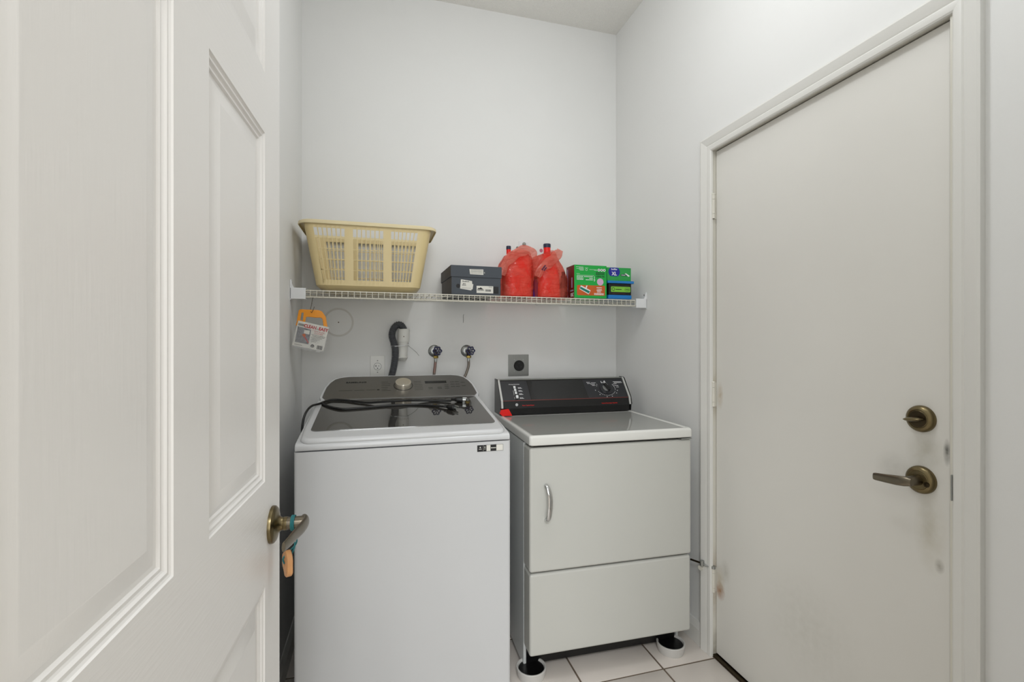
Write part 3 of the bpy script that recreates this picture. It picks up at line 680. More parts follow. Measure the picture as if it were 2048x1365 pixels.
def hose(x, pts, label, red):
    h = thing('braided_hose', (x, YB - .045, 1.19), label, 'hose')
    B().lathe([(.0125, 0), (.0125, .010), (.009, .012)], (x, YB - .045, 1.193), (0, 0, -1), 6).build('coupling_nut', yb_m, h, 20)
    B().cyl((x, YB - .045, 1.1935 - .010), (x - .001, YB - .045, 1.165), .0068, 16).build('ferrule', dull_m, h)
    B().tube(catmull(pts, 6), .0066, 12).build('hose', braid_m, h)
    if red: B().tube(catmull(pts, 6)[2:12], .0068, 12).build('sleeve', mat('red_hose_print', (146, 118, 110), .45, metal=.5, var=.3, vscale=250), h)
hose(.275, [(.274, 2.383, 1.172), (.271, 2.383, 1.140), (.266, 2.38, 1.10), (.262, 2.37, 1.02), (.262, 2.36, .95)], 'braided steel hose with red print running down behind the washer console', 1)
hose(.441, [(.441, 2.383, 1.172), (.440, 2.383, 1.140), (.428, 2.38, 1.105), (.408, 2.37, 1.06), (.395, 2.36, .98)], 'plain braided steel hose curving down behind the console corner', 0)
# standpipe
sp_ = thing('standpipe', (.114, YB, 1.17), 'white painted drain standpipe on the back wall holding the grey hose', 'pipe')
ax0 = Vector((.112, YB - .030, 1.186)); ax1 = Vector((.120, YB - .043, 1.322))
rows = []
dv = ax1 - ax0
for t, r in ((-.12, .020), (-.06, .0235), (-.02, .0262), (.0, .0268), (.02, .0268), (.03, .0238), (.52, .0238), (.56, .0275), (.60, .0290), (.96, .0285), (1.0, .0292), (1.01, .0275)):
    c = ax0 + dv * t + (Vector((0, .02, 0)) * (-t * 4) if t < 0 else Vector())
    rows.append([c + Vector((r * math.cos(a), r * math.sin(a), -.004 * math.sin(a) * (1 if t > .9 else 0))) for a in [2 * PI * k / 32 for k in range(32)]])
c = ax0 + dv * .80
rows.append([c + Vector((.0255 * math.cos(a), .0255 * math.sin(a), 0)) for a in [2 * PI * k / 32 for k in range(32)]])
B().grid(rows, True, True, True).build('pipe', pvc_m, sp_, 40)
B().lathe([(.0025, 0), (.0025, .001)], ax0 + dv * .76 + Vector((.0, -.0287, 0)), (0, -1, 0), 10).build('screw', brassd_m, sp_)
B().lathe([(.046, 0), (.046, .002), (.030, .003)], (.112, YB, 1.150), (0, -1, 0), 32)
dh = thing('drain_hose', (.06, 2.37, .95), 'grey corrugated drain hose bent over into the white standpipe', 'hose')
hp_ = catmull([(.122, 2.386, 1.296), (.120, 2.383, 1.324), (.106, 2.380, 1.345), (.086, 2.378, 1.345), (.068, 2.376, 1.322), (.063, 2.375, 1.292), (.072, 2.376, 1.258), (.078, 2.377, 1.222), (.077, 2.377, 1.18), (.069, 2.375, 1.13), (.056, 2.37, 1.08), (.04, 2.36, 1.02), (.03, 2.35, .95)], 14)
hp2 = []
# resample evenly for regular ribs
L_ = [0]
for i in range(1, len(hp_)): L_.append(L_[-1] + (hp_[i] - hp_[i - 1]).length)
stp = .0016; n_ = int(L_[-1] / stp); j = 0
for k in range(n_):
    s_ = k * stp
    while L_[j + 1] < s_: j += 1
    hp2.append(hp_[j].lerp(hp_[j + 1], (s_ - L_[j]) / (L_[j + 1] - L_[j])))
B().tube(hp2, lambda i: .0172 if i % 4 in (0, 1) else .0150, 20).build('ribbed_tube', hose_m, dh, 60)
# cable tie
tie = thing('cable_tie', (.09, 2.36, 1.245), 'thin white cable tie strapping the grey hose to the standpipe, long tail free', 'cable tie')
pts = []
for a in [2 * PI * k / 32 for k in range(33)]:
    x = .1005 + .0445 * math.cos(a); y = 2.383 + .0265 * math.sin(a); pts.append((x, y, 1.250 + .010 * math.cos(2 * a) * 0 - .006 * math.sin(a) * -1 + .004 * math.cos(a)))
B().tube(pts, .0018, 6).build('strap', white_m, tie)
B().tube(catmull([(.138, 2.368, 1.246), (.160, 2.355, 1.228), (.178, 2.352, 1.212), (.190, 2.35, 1.196)], 5), .0011, 6).build('tail', dull_m, tie)
# washer outlet
ol = thing('wall_outlet', (-.004, YB, 1.138), 'white single round wall outlet behind the washer', 'outlet')
f = wallfr(-.0045, 1.138)
b = B().box(-.039, .030, YB - .005, YB, 1.080, 1.196, .0022, 2); b.build('cover_plate', trim_m, ol)
b = B(); fdisc(b, f, 0, .005, .0182, .005, .0068, rin=.0012); b.build('socket_rim', consd_m, ol, 0)
b = B(); fdisc(b, f, 0, .005, .0168, .004, .0072, seg=32); b.build('socket', trim_m, ol, 30)
b = B(); frect(b, f, -.0075, -.0055, .003, .012, .0072, .0076); frect(b, f, -.0125, -.0055, .0062, .0085, .0072, .0076); frect(b, f, .005, .007, .004, .011, .0072, .0076); fdisc(b, f, 0, -.004, .0026, .0072, .0076, seg=12); b.build('slots', ink_m, ol, 0)
for z in (.0335, -.0235):
    b = B(); fdisc(b, f, 0, z, .003, .005, .0058, seg=14); b.build('screw', grey_m, ol, 0)
# dryer outlet
ol = thing('wall_outlet', (.717, YB, 1.138), 'square grey steel outlet plate with black round socket above the dryer', 'outlet')
f = wallfr(.7175, 1.139)
B().box(.6605, .7745, YB - .005, YB, 1.082, 1.196, .0025, 2).build('cover_plate', plate_m, ol)
B().lathe([(.0285, .004), (.028, .010), (.0255, .013), (.001, .0125)], (.7195, YB, 1.137), (0, -1, 0), 36).build('socket', black_m, ol)
b = B()
for k in range(3):
    a = math.radians(90 + 120 * k); frect(b, Fr(f.p(.002 + .012 * math.cos(a), -.002 + .012 * math.sin(a), .0127), (math.cos(a), 0, math.sin(a)), (-math.sin(a), 0, math.cos(a))), -.002, .002, -.005, .005, 0, .0005)
b.build('slots', dkgrey_m, ol, 0)
for x in (-.0235, .0255):
    for z in (.030, -.031):
        b = B(); fdisc(b, f, x, z, .0032, .005, .006, seg=14); b.build('screw', dull_m, ol, 0)
# round painted cover
f = wallfr(-.185, 1.358)
cv = thing('round_wall_cover', (-.185, YB, 1.358), 'round painted-over cover plate on the back wall under the laundry basket', 'wall cover')
B().lathe([(.0685, 0), (.0680, .0018), (.0655, .003), (.063, .0022), (.062, .0015), (.001, .0017)], (-.185, YB, 1.358), (0, -1, 0), 64).build('disc', wall_m, cv, 25)
b = B(); fdisc(b, f, 0, 0, .0690, .0010, .0034, rin=.0085, seg=64); b.build('rim', mat('greyed_paint', (216, 214, 208), .6), cv, 0)
B().lathe([(.0028, 0.0015), (.0028, .0035)], (-.185, YB, 1.358), (0, -1, 0), 12).build('screw', brassd_m, cv)
# small things on the wall above the shelf
pl = thing('wall_plate', (.745, YB, 1.775), 'small white square plate with grey knob on back wall above the bags', 'wall plate')
B().box(.720, .772, YB - .004, YB, 1.762, 1.800, .001).build('plate', white_m, pl)
B().lathe([(.009, .004), (.010, .008), (.007, .014), (.001, .015)], (.748, YB, 1.785), (0, -1, 0), 20).build('knob', grey_m, pl)
ph = tag(B().lathe([(.0035, 0), (.0045, .006), (.003, .014), (.001, .015)], (.709, YB, 1.767), (0, -1, 0), 14).build('wall_anchor', grey_m), 'tiny grey anchor in the wall beside the left navy cap', 'wall anchor')
tag(B().lathe([(.0095, 0), (.0095, .0015), (.001, .0017)], (.846, YB, 1.757), (0, -1, 0), 28).build('round_sticker', pinkdot_m), 'small round pink sticker on the back wall between the two bags', 'sticker')
tag(B().tube(catmull([(.424, YB - .001, 1.405), (.421, YB - .002, 1.398), (.4215, YB - .002, 1.375), (.4205, YB - .001, 1.362)], 4), .0012, 6).build('wall_hook_wire', grey_m), 'short thin grey wire end on the back wall below the shelf', 'wire')

# ---------------------------------------------------------------- wire shelf
sh = thing('wire_shelf', (.47, 2.27, 1.477), 'cream vinyl-coated wire shelf spanning the back wall', 'shelf'); sh.rotation_euler = (0, .0043, 0)
bpy.context.view_layer.update()
sx0, sx1, sy0, sy1, ST = XL + .004, XR - .004, 2.118, YB - .006, 1.4775
x0 = sx0 - .47; x1 = sx1 - .47
def shl(b, name, m=wire_m, sm=35): return b.build(name, m, sh, sm, world=False)
zt = -.0022
shl(B().cyl((x0, sy0 - 2.27, zt - .001), (x1, sy0 - 2.27, zt - .001), .0026, 10), 'front_rail')
shl(B().cyl((x0, sy0 - 2.27, -.0305), (x1, sy0 - 2.27, -.0305), .0030, 10), 'front_rail')
shl(B().cyl((x0, sy1 - 2.27, zt - .0035), (x1, sy1 - 2.27, zt - .0035), .0028, 10), 'back_rail')
shl(B().cyl((x0, .04 - .13, zt - .0042), (x1, .04 - .13, zt - .0042), .0026, 10), 'middle_rail')
shl(B().cyl((x0, .06, zt - .0042), (x1, .06, zt - .0042), .0026, 10), 'middle_rail')
wm = None; k = 0; x = -.272 + .0005 - .47
while x > x0 + .01: x -= .02465
x += .02465
while x < x1 - .003:
    if wm is None:
        o = shl(B().tube([(0, sy1 - 2.27 - .001, -.0015), (0, sy0 - 2.27 + .001, -.0015), (0, sy0 - 2.27 - .0025, -.004), (0, sy0 - 2.27 - .003, -.030)], .0015, 6), 'cross_wire'); wm = o.data
    else:
        o = bpy.data.objects.new('cross_wire', wm); C.objects.link(o); o.parent = sh
    o.location = (x, 0, 0); x += .02465
def bracket(sg, xa):
    """end bracket: open-fronted sleeve on the side wall"""
    w_ = .060
    a, c = (xa, xa + w_) if sg > 0 else (xa - w_, xa)
    b = B().box(a, c, sy0 - 2.282, sy0 - 2.276, -.040, .006, .0015).box(a, c, sy0 - 2.28, sy0 - 2.24, .0035, .006, .001).box(a, c, sy0 - 2.28, sy0 - 2.24, -.040, -.0375, .001)
    e0, e1 = (xa, xa + .004) if sg > 0 else (xa - .004, xa)
    b.prism([(e0, y, z) for y, z in ((-.164, -.044), (-.164, .034), (-.156, .040), (-.148, .034), (-.11, .010), (-.11, -.044))], (.004, 0, 0), .0008)
    ear = [(xa, .004), (xa + sg * .016, .004), (xa + sg * .008, .020), (xa + sg * .006, .036), (xa, .036)]
    b.prism([(x_, sy0 - 2.279, z) for x_, z in ear], (0, .003, 0))
    shl(b, 'end_bracket', white_m)
    shl(B().lathe([(.003, 0), (.003, .0015)], (xa + sg * .004, sy0 - 2.262, .026), (sg, 0, 0), 10), 'screw', brassd_m)
bracket(1, XL - .47 + .0003); bracket(-1, XR - .47 - .0003)
for x in (-.55, -.1, .35, .72): shl(B().box(x - .006, x + .006, sy1 - 2.27 - .006, YB - 2.27, -.014, .004, .002), 'wall_clip', white_m)

# ---------------------------------------------------------------- laundry basket
bk = thing('laundry_basket', (-.037, 2.262, 1.482), 'cream yellow plastic laundry basket with slotted sides at left end of the shelf', 'basket')
BZ0, BZ1 = 1.4835, 1.760
def brow(t, ins=0):
    hx_ = .212 + (.262 - .212) * t - ins; hy = .128 + (.152 - .128) * t - ins; z = BZ0 + (BZ1 - BZ0) * t
    return hx_, hy, z, .034
vt = [0, .012, .035, .075, .155, .300, .312, .457, .469, .614, .626, .771, .783, .928, 1.0]
holerow = {4, 6, 8, 10, 12}
GT = (-.260, -.133, -.104, .024, .052, .170); GB = (-.224, -.134, -.102, .023, .056, .140)
def side_cols():
    """columns along a long side as (x at the top, x at the bottom, is_hole_after), x from the basket's centre"""
    out = []; n = 7; bar = .0043
    for g in range(3):
        t0, t1, b0, b1 = (GT[2 * g] + .037, GT[2 * g + 1] + .037, GB[2 * g] + .037, GB[2 * g + 1] + .037)
        for k in range(n):
            out.append((t0 + (t1 - t0) * k / n, b0 + (b1 - b0) * k / n, True)); q = (k + 1) / n
            out.append((t0 + (t1 - t0) * q - bar, b0 + (b1 - b0) * q - bar * .8, False))
    return out
def short_cols():
    out = [(0.0, False)]; n = 8; a, c = .18, .82; wv = (c - a) / n
    for k in range(n): out.append((a + k * wv, True)); out.append((a + (k + 1) * wv - .02, False))
    out.append((1.0, False)); return out
LC, SC = side_cols(), short_cols()
t_ = bmesh.new(); vrows = []; holes = None
for t in vt:
    hx_, hy, z, r = brow(t); row = []; hs = []
    tt = max(0, min(1, (t - .155) / (.928 - .155)))
    def side(p0, p1, cols, fan):
        if not fan:
            for (u, hflag) in cols[:-1]: row.append(p0.lerp(p1, u)); hs.append(hflag)
            return
        row.append(p0.copy()); hs.append(False)
        sg = 1 if p1.x > p0.x else -1
        lst = [(bx + (tx_ - bx) * tt, h) for tx_, bx, h in cols]
        for x_, h in lst: row.append(Vector((x_ * sg * min(1, (hx_ - r) / .222 * (1.0 if t > 0 else 1)) if False else x_ * sg, p0.y, 0))); hs.append(h)
    def corner(c, a0):
        for k in range(6):
            a = math.radians(a0 + 90 * k / 6); row.append(Vector((c[0] + r * math.cos(a), c[1] + r * math.sin(a), 0))); hs.append(False)
    X, Y = hx_ - r, hy - r
    side(Vector((-X, -hy, 0)), Vector((X, -hy, 0)), LC, True); corner((X, -Y), -90)
    side(Vector((hx_, -Y, 0)), Vector((hx_, Y, 0)), SC, False); corner((X, Y), 0)
    side(Vector((X, hy, 0)), Vector((-X, hy, 0)), LC, True); corner((-X, Y), 90)
    side(Vector((-hx_, Y, 0)), Vector((-hx_, -Y, 0)), SC, False); corner((-X, -Y), 180)
    ins = .085 * (1 - t / .076) ** 2 if t < .076 else 0
    for p in row:
        if ins: p.x *= 1 - ins / .22 * .5; p.y *= 1 - ins / .13 * .4
        p.z = z
    vrows.append([t_.verts.new(p + Vector((-.037, 2.262, 0))) for p in row]); holes = hs
N_ = len(holes)
for i in range(len(vt) - 1):
    for j in range(N_):
        if holes[j] and i in holerow: continue
        t_.faces.new((vrows[i][j], vrows[i][(j + 1) % N_], vrows[i + 1][(j + 1) % N_], vrows[i + 1][j]))
t_.faces.new(list(reversed(vrows[0])))
bmesh.ops.recalc_face_normals(t_, faces=t_.faces[:])
b = B(); b.join(t_); o = b.build('tub', bask_m, bk, 30)
o.modifiers.clear(); md = o.modifiers.new('thickness', 'SOLIDIFY'); md.thickness = .0026; md.offset = 0
md = o.modifiers.new('wn', 'WEIGHTED_NORMAL'); md.keep_sharp = True; md.weight = 80
def oval(hx_, hy, r, z, n=8):
    return [Vector((-.037 + x, 2.262 + y, z)) for x, y in rrect(-hx_, hx_, -hy, hy, r, n)]
h1, k1 = .262, .152
rows = [oval(h1 - .001, k1 - .001, .04, 1.7595), oval(h1 + .004, k1 + .003, .044, 1.768), oval(h1 + .018, k1 + .006, .054, 1.771), oval(h1 + .0245, k1 + .0085, .058, 1.768), oval(h1 + .026, k1 + .009, .058, 1.757), oval(h1 + .0235, k1 + .0075, .057, 1.755), oval(h1 + .022, k1 + .006, .055, 1.766), oval(h1 + .004, k1 + .0015, .046, 1.765), oval(h1 + .0015, k1 + .0, .043, 1.757)]
rows.append(rows[0])
B().grid(rows, True).build('rim', baskr_m, bk, 50)

# ---------------------------------------------------------------- shoe box
sb = thing('shoe_box', (.425, 2.27, 1.4795), 'slate grey cardboard shoe box with white stickers beside the basket', 'box', math.radians(1.8))
def sbb(b, n, m, p=None, s_=30): return b.build(n, m, p or sb, s_, world=False)
sbb(B().box(-.113, .117, -.136, .134, .0, .100, .001), 'tray', shoe_m)
lidb = sbb(B().box(-.117, .121, -.140, .138, .079, .131, .0012), 'lid', shoe_m)
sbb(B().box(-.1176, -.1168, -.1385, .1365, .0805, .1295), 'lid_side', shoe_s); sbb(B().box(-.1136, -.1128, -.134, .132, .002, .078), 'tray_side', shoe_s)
Ms = wmat(sb)
def sfr(y): return Fr(Ms @ Vector((-.113, y, 0)), Ms.to_3x3() @ Vector((1, 0, 0)), (0, 0, 1))
f0, f1 = sfr(-.136), sfr(-.140)
ux = lambda px: (px - 235) / 745 * .232; uz = lambda py: (900 - py) / 445 * .131
b = B(); fpoly(b, f1, [(ux(495), uz(508)), (ux(505), uz(586)), (ux(705), uz(590)), (ux(703), uz(505))]); b.build('paper_label', paper_m, sb, 0)
b = B(); rr = random.Random(9)
for q in (520, 535, 550, 568): dashes(b, f1, ux(515), ux(690), uz(q), .0016, .0008, rr)
dashes(b, f0, ux(400), ux(445), uz(735), .004, .0008, rr); dashes(b, f0, ux(390), ux(450), uz(757), .004, .0008, rr); dashes(b, f0, ux(390), ux(520), uz(800), .0012, .0008, rr)
b.build('small_print', inkg_m, sb, 0)
text('R', f1, ux(715), uz(566), .006, paper_m, sb)
b = B(); fdisc(b, f0, ux(332), uz(772), .0095, .0001, .0004); b.build('finger_hole', ink_m, sb, 0)
b = B(); fpoly(b, f0, [(ux(372), uz(668)), (ux(360), uz(812)), (ux(525), uz(836)), (ux(530), uz(820)), (ux(545), uz(818)), (ux(556), uz(738)), (ux(540), uz(736)), (ux(536), uz(690))], .0004, .0008); b.build('paper_label', paper_m, sb, 0)
text('Reebok', f0, ux(395), uz(708), .0058, ink_m, sb, width=.032, bold=.02, z=.0009)
b = B(); frect(b, f0, ux(605), ux(858), uz(872), uz(760), .0002, .0007); b.build('paper_label', paper_m, sb, 0)
b = B(); fpoly(b, f0, [(ux(612), uz(815)), (ux(640), uz(790)), (ux(650), uz(798)), (ux(665), uz(782)), (ux(712), uz(815))], .0007, .0009); dashes(b, f0, ux(615), ux(718), uz(826), .0028, .0007, rr)
x = ux(740)
while x < ux(825): e = .0006 + rr.random() * .0012; frect(b, f0, x, x + e, uz(845), uz(812), .0007, .0009); x += e + .0008
dashes(b, f0, ux(790), ux(845), uz(776), .0015, .0007, rr); b.build('print', ink_m, sb, 0)
b = B(); frect(b, f0, ux(862), ux(940), uz(875), uz(765), .0002, .0007); b.build('black_label', ink_m, sb, 0)

# ---------------------------------------------------------------- jugs in red bags
def loft(prof, cx, cy, p=3.2, seg=40, wr=0.0, seed=0, twist=None):
    """prof rows: (z, left, right, half depth, cy offset); superellipse section"""
    rows = []
    for z, l, r, d, oy in prof:
        c = (l + r) / 2; hw = (r - l) / 2; row = []
        for j in range(seg):
            a = 2 * PI * j / seg; ca, sa = math.cos(a), math.sin(a)
            x = abs(ca) ** (2 / p) * (1 if ca > 0 else -1) * hw; y = abs(sa) ** (2 / p) * (1 if sa > 0 else -1) * d
            v = Vector((cx + c + x, cy + oy + y, z))
            if wr:
                n1 = noise.noise(Vector((v.x * 22 + v.z * 26, v.y * 18, v.z * 9 - v.x * 16 + seed)))
                n2 = noise.noise(Vector((v.x * 60 + v.z * 70, v.y * 40, v.z * 26 - v.x * 50 + seed * 2)))
                k = wr * (n1 * .8 + abs(n2) * .7) * min(1, hw / .05)
                v += Vector((ca, sa, 0)) * k
            row.append(v)
        rows.append(row)
    return rows
def interp(prof, n):
    out = []
    P = [Vector(q[:3]) for q in prof]; m = len(prof)
    for i in range(m - 1):
        for k in range(n):
            t = k / n; out.append(tuple(prof[i][q] * (1 - t) + prof[i + 1][q] * t for q in range(5)))
    out.append(prof[-1]); return out
SZ = 1.4790
def jug(name, cx, cy, prof, capx, capr, z0, z1, label, group):
    j = thing(name, (cx, cy, SZ), label, 'jug')
    B().grid(loft(prof, cx, cy), True, True, True).build('body', red_jug, j, 50)
    B().lathe([(capr * .93, z0 - .055), (capr * .95, z0)], (capx, cy, 0), (0, 0, 1), 24).build('neck', red_jug, j)
    B().lathe([(capr, z0 - .001), (capr * 1.02, z0 + (z1 - z0) * .8), (capr * .94, z1), (.001, z1 + .0006)], (capx, cy, 0), (0, 0, 1), 28).build('cap', navy_m, j)
    return j
jug('detergent_jug', .645, 2.225, [(SZ, -.057, .066, .062, 0), (SZ + .006, -.062, .071, .066, 0), (SZ + .14, -.067, .071, .066, 0), (SZ + .165, -.060, .070, .058, 0), (SZ + .19, -.050, .068, .050, 0), (SZ + .208, -.030, .062, .040, 0), (SZ + .216, -.005, .050, .028, 0)], .608, .0115, 1.713, 1.729,
    'red detergent jug with narrow navy cap inside the left red bag', None)
jug('detergent_jug', .800, 2.225, [(SZ, -.052, .062, .062, 0), (SZ + .006, -.057, .066, .066, 0), (SZ + .06, -.055, .064, .066, 0), (SZ + .14, -.045, .056, .06, 0), (SZ + .185, -.030, .036, .045, 0), (SZ + .215, -.020, .026, .026, 0), (SZ + .22, -.018, .022, .02, 0)], .806, .0185, 1.732, 1.750,
    'red detergent jug with wide navy cap sticking out of the right red bag', None)
pb = thing('bottle', (.741, 2.19, SZ), 'small purple bottle inside the right bag, left of the red jug', 'bottle')
B().lathe([(.014, 0), (.0155, .004), (.0155, .07), (.010, .085), (.007, .09)], (.7395, 2.205, SZ), (0, 0, 1), 20).build('body', purple_m, pb)
B().lathe([(.008, .09), (.008, .105), (.001, .106)], (.7395, 2.205, SZ), (0, 0, 1), 16).build('cap', darkb_m, pb)
pb = thing('bottle', (.885, 2.2, SZ), 'dark brown bottle inside the right bag, right of the red jug', 'bottle')
B().lathe([(.016, 0), (.018, .004), (.018, .09), (.012, .11), (.008, .118)], (.8845, 2.205, SZ), (0, 0, 1), 20).build('body', darkb_m, pb)
B().lathe([(.009, .118), (.009, .133), (.001, .134)], (.8845, 2.205, SZ), (0, 0, 1), 16).build('cap', darkb_m, pb)
def bag(prof, cx, cy, label, seed, ribbon, name='plastic_bag'):
    g = thing(name, (cx, cy, SZ), label, 'bag')
    B().grid(loft(interp(prof, 9), cx, cy, 2.8, 130, .0036, seed), True, True, False).build('sack', bag_m, g, 80)
    # folded mouth of the bag running across as a paler band
    pts = catmull(ribbon, 8); rows = []
    for i, p in enumerate(pts):
        d = (pts[min(i + 1, len(pts) - 1)] - pts[max(i - 1, 0)]).normalized(); n_ = Vector((0, -1, 0)); s_ = d.cross(n_).normalized()
        hw = .023 * (.6 + .45 * math.sin(PI * i / (len(pts) - 1)) + .12 * math.sin(i * .5)) ; row = []
        for k in range(13):
            u = (k / 12 - .5) * 2; rip = .0022 * noise.noise(Vector((u * 4, i * .09, seed)))
            row.append(p + s_ * u * hw + n_ * (.002 * (1 - u ** 4) + rip))
        rows.append(row)
    o = B().grid(rows, False).build('folded_mouth', bagh_m, g, 80)
    return g
bag([(SZ, -.095, .078, .075, 0), (SZ + .004, -.100, .080, .080, 0), (SZ + .06, -.098, .082, .080, 0), (SZ + .12, -.094, .081, .078, 0), (SZ + .165, -.080, .078, .072, 0), (SZ + .20, -.058, .074, .060, 0), (SZ + .222, -.030, .064, .045, 0), (SZ + .234, .0, .044, .022, 0)],
    .645, 2.225, 'translucent red plastic bag wrapped round the jug beside the shoe box', 3.1,
    [(.553, 2.140, 1.575), (.566, 2.138, 1.620), (.598, 2.145, 1.660), (.640, 2.152, 1.688), (.682, 2.160, 1.702), (.712, 2.165, 1.690), (.722, 2.168, 1.662)])
bag2 = bag([(SZ, -.068, .098, .072, 0), (SZ + .004, -.074, .103, .078, 0), (SZ + .05, -.076, .106, .078, 0), (SZ + .10, -.074, .104, .074, 0), (SZ + .15, -.078, .084, .066, 0), (SZ + .185, -.082, .062, .055, 0), (SZ + .205, -.060, .052, .048, 0), (SZ + .225, -.008, .048, .038, 0), (SZ + .236, .012, .040, .024, 0)],
    .800, 2.225, 'translucent red plastic bag with dark print round the jug beside the green box', 8.7,
    [(.730, 2.150, 1.575), (.748, 2.146, 1.612), (.785, 2.150, 1.642), (.820, 2.155, 1.672), (.846, 2.160, 1.700), (.852, 2.165, 1.712)])
fbg = Fr((.752, 2.140, 1.604), (.62, 0, .78), (-.78, 0, .62)); b = B(); rr = random.Random(4)
dashes(b, fbg, 0, .030, .004, .006, .002, rr, .2); dashes(b, fbg, .004, .026, -.006, .005, .002, rr, .2); b.build('printed_letters', wheel_m, bag2, 0)

# ---------------------------------------------------------------- green boxes and the black tub
pd = thing('mop_pad_box', (.998, 2.20, SZ), 'large green cardboard box of mop pads standing upside down, dark red end', 'box')
PX0, PX1, PY0, PY1, PZ = .9125, 1.0845, 2.132, 2.232, 1.6385
B().box(PX0, PX1, PY0, PY1, SZ - .001, PZ, .0008).build('carton', green_m, pd)
B().box(PX0 - .0006, PX0 + .0004, PY0 + .001, PY1 - .001, SZ, PZ - .001).build('red_end', redcard_m, pd, 0)
f = Fr((PX0, PY0, SZ - .001), (1, 0, 0), (0, 0, 1)); vx = lambda px: (px - 315) / 615 * .172; vz = lambda py: (935 - py) / 647 * .1605
b = B(); fpoly(b, f, [(x, y) for x, y in rrect(vx(365), vx(898), vz(884), vz(684), .006)], .0002, .0005); b.build('orange_picture', orange_m, pd, 0)
b = B(); frect(b, f, vx(315), vx(930), vz(935), vz(925), .0001, .0004); b.build('base_edge', green2_m, pd, 0)
b = B(); fpoly(b, f, [(vx(440), vz(690)), (vx(622), vz(785)), (vx(585), vz(862)), (vx(408), vz(762))], .0005, .0007); fpoly(b, f, [(vx(540), vz(690)), (vx(562), vz(690)), (vx(545), vz(752)), (vx(520), vz(750))], .0007, .0009)
rr = random.Random(21)
for q in (725,): dashes(b, f, vx(735), vx(835), vz(q), .0035, .0005, rr)
for q in (795, 815): dashes(b, f, vx(745), vx(820), vz(q), .0025, .0005, rr)
for q in (842, 862): dashes(b, f, vx(690), vx(875), vz(q), .0035, .0005, rr)
for q, a, c in ((328, 350, 485), (345, 400, 490), (362, 355, 490), (378, 400, 490), (392, 420, 490), (462, 358, 420), (490, 365, 690), (515, 360, 485), (545, 360, 485), (572, 362, 485), (515, 500, 665), (548, 595, 665), (576, 530, 665), (345, 515, 575), (372, 600, 745), (385, 690, 748)): dashes(b, f, vx(a), vx(c), vz(q), .0034 if q > 500 else .0014, .0003, rr)
for c in (780, 833, 884): fdisc(b, f, vx(c), vz(376), .0066, .0003, .0006)
fdisc(b, f, vx(543), vz(378), .0055, .0003, .0005, rin=.001); frect(b, f, vx(690), vx(698), vz(608), vz(505), .0003, .0005); frect(b, f, vx(680), vx(712), vz(580), vz(570), .0003, .0005)
b.build('white_print', print_w, pd, 0)
b = B(); fpoly(b, f, [(vx(432), vz(716)), (vx(608), vz(802)), (vx(585), vz(845)), (vx(415), vz(752))], .0007, .0009); b.build('mop_picture', teal_m, pd, 0)
b = B(); fdisc(b, f, vx(806), vz(610), .0175, .0003, .0006); b.build('round_picture', pink_m, pd, 0)
text('WET', f, vx(840), vz(750), .0085, print_w, pd, width=.030, rot=PI, bold=.02, z=.0006)
text('30 PAD', f, vx(890), vz(488), .0078, ink_m, pd, width=.046, rot=PI, bold=.02)
b = B(); dashes(b, f, vx(722), vx(890), vz(430), .0038, .0003, rr); dashes(b, f, vx(722), vx(890), vz(460), .0042, .0003, rr)
for c in (780, 833, 884): fdisc(b, f, vx(c), vz(376), .003, .0006, .0008, seg=8)
b.build('black_print', green2_m if False else ink_m, pd, 0)
fe = Fr((PX0 - .0006, PY1, SZ), (0, -1, 0), (0, 0, 1))
b = B(); frect(b, fe, .012, .022, .004, .146); frect(b, fe, .066, .078, .05, .10); dashes(b, fe, .05, .09, .036, .007, .0002, rr, .2); b.build('lavender_print', lav_m, pd, 0)
text('30', fe, .092, .024, .018, print_w, pd, width=.036, rot=PI, bold=.02)

tb = thing('storage_tub', (1.16, 2.2, SZ), 'small black box with blue lid and blue base at the right end of shelf', 'box')
TX0, TX1, TY0 = 1.096, 1.226, 2.136
B().box(TX0, TX1, TY0, TY0 + .17, SZ - .0015, SZ + .019, .004).build('base', blue_m, tb)
B().box(TX0 + .003, TX1 - .002, TY0 + .002, TY0 + .168, SZ + .019, SZ + .076, .002).build('body', black_m, tb)
B().box(TX0 - .006, TX1 + .010, TY0 - .006, TY0 + .176, SZ + .076, SZ + .089, .003).build('lid', blue_m, tb)
f = Fr((TX0 + .003, TY0 + .002, SZ), (1, 0, 0), (0, 0, 1)); gx = lambda px: (px - 960) / 470 * .127; gz = lambda py: (950 - py) / 345 * .0862
b = B(); fpoly(b, f, rrect(gx(1005), gx(1403), gz(816), gz(708), .004), .0002, .0007); lb = b.build('label', lime_m, tb, 0)
b = B(); fdisc(b, f, gx(1052), gz(760), .0085, .0007, .0009, rin=.0025); dashes(b, f, gx(1100), gx(1222), gz(765), .0035, .0007, rr, .1); fdisc(b, f, gx(1337), gz(765), .0148, .0007, .0009, ry=.0088, rin=.001); dashes(b, f, gx(1300), gx(1375), gz(765), .003, .0007, rr, .1); b.build('print', ink_m, lb, 0)
b = B(); dashes(b, f, gx(1035), gx(1300), gz(845), .001, .0002, rr, .05); b.build('red_print', redline_m, tb, 0)

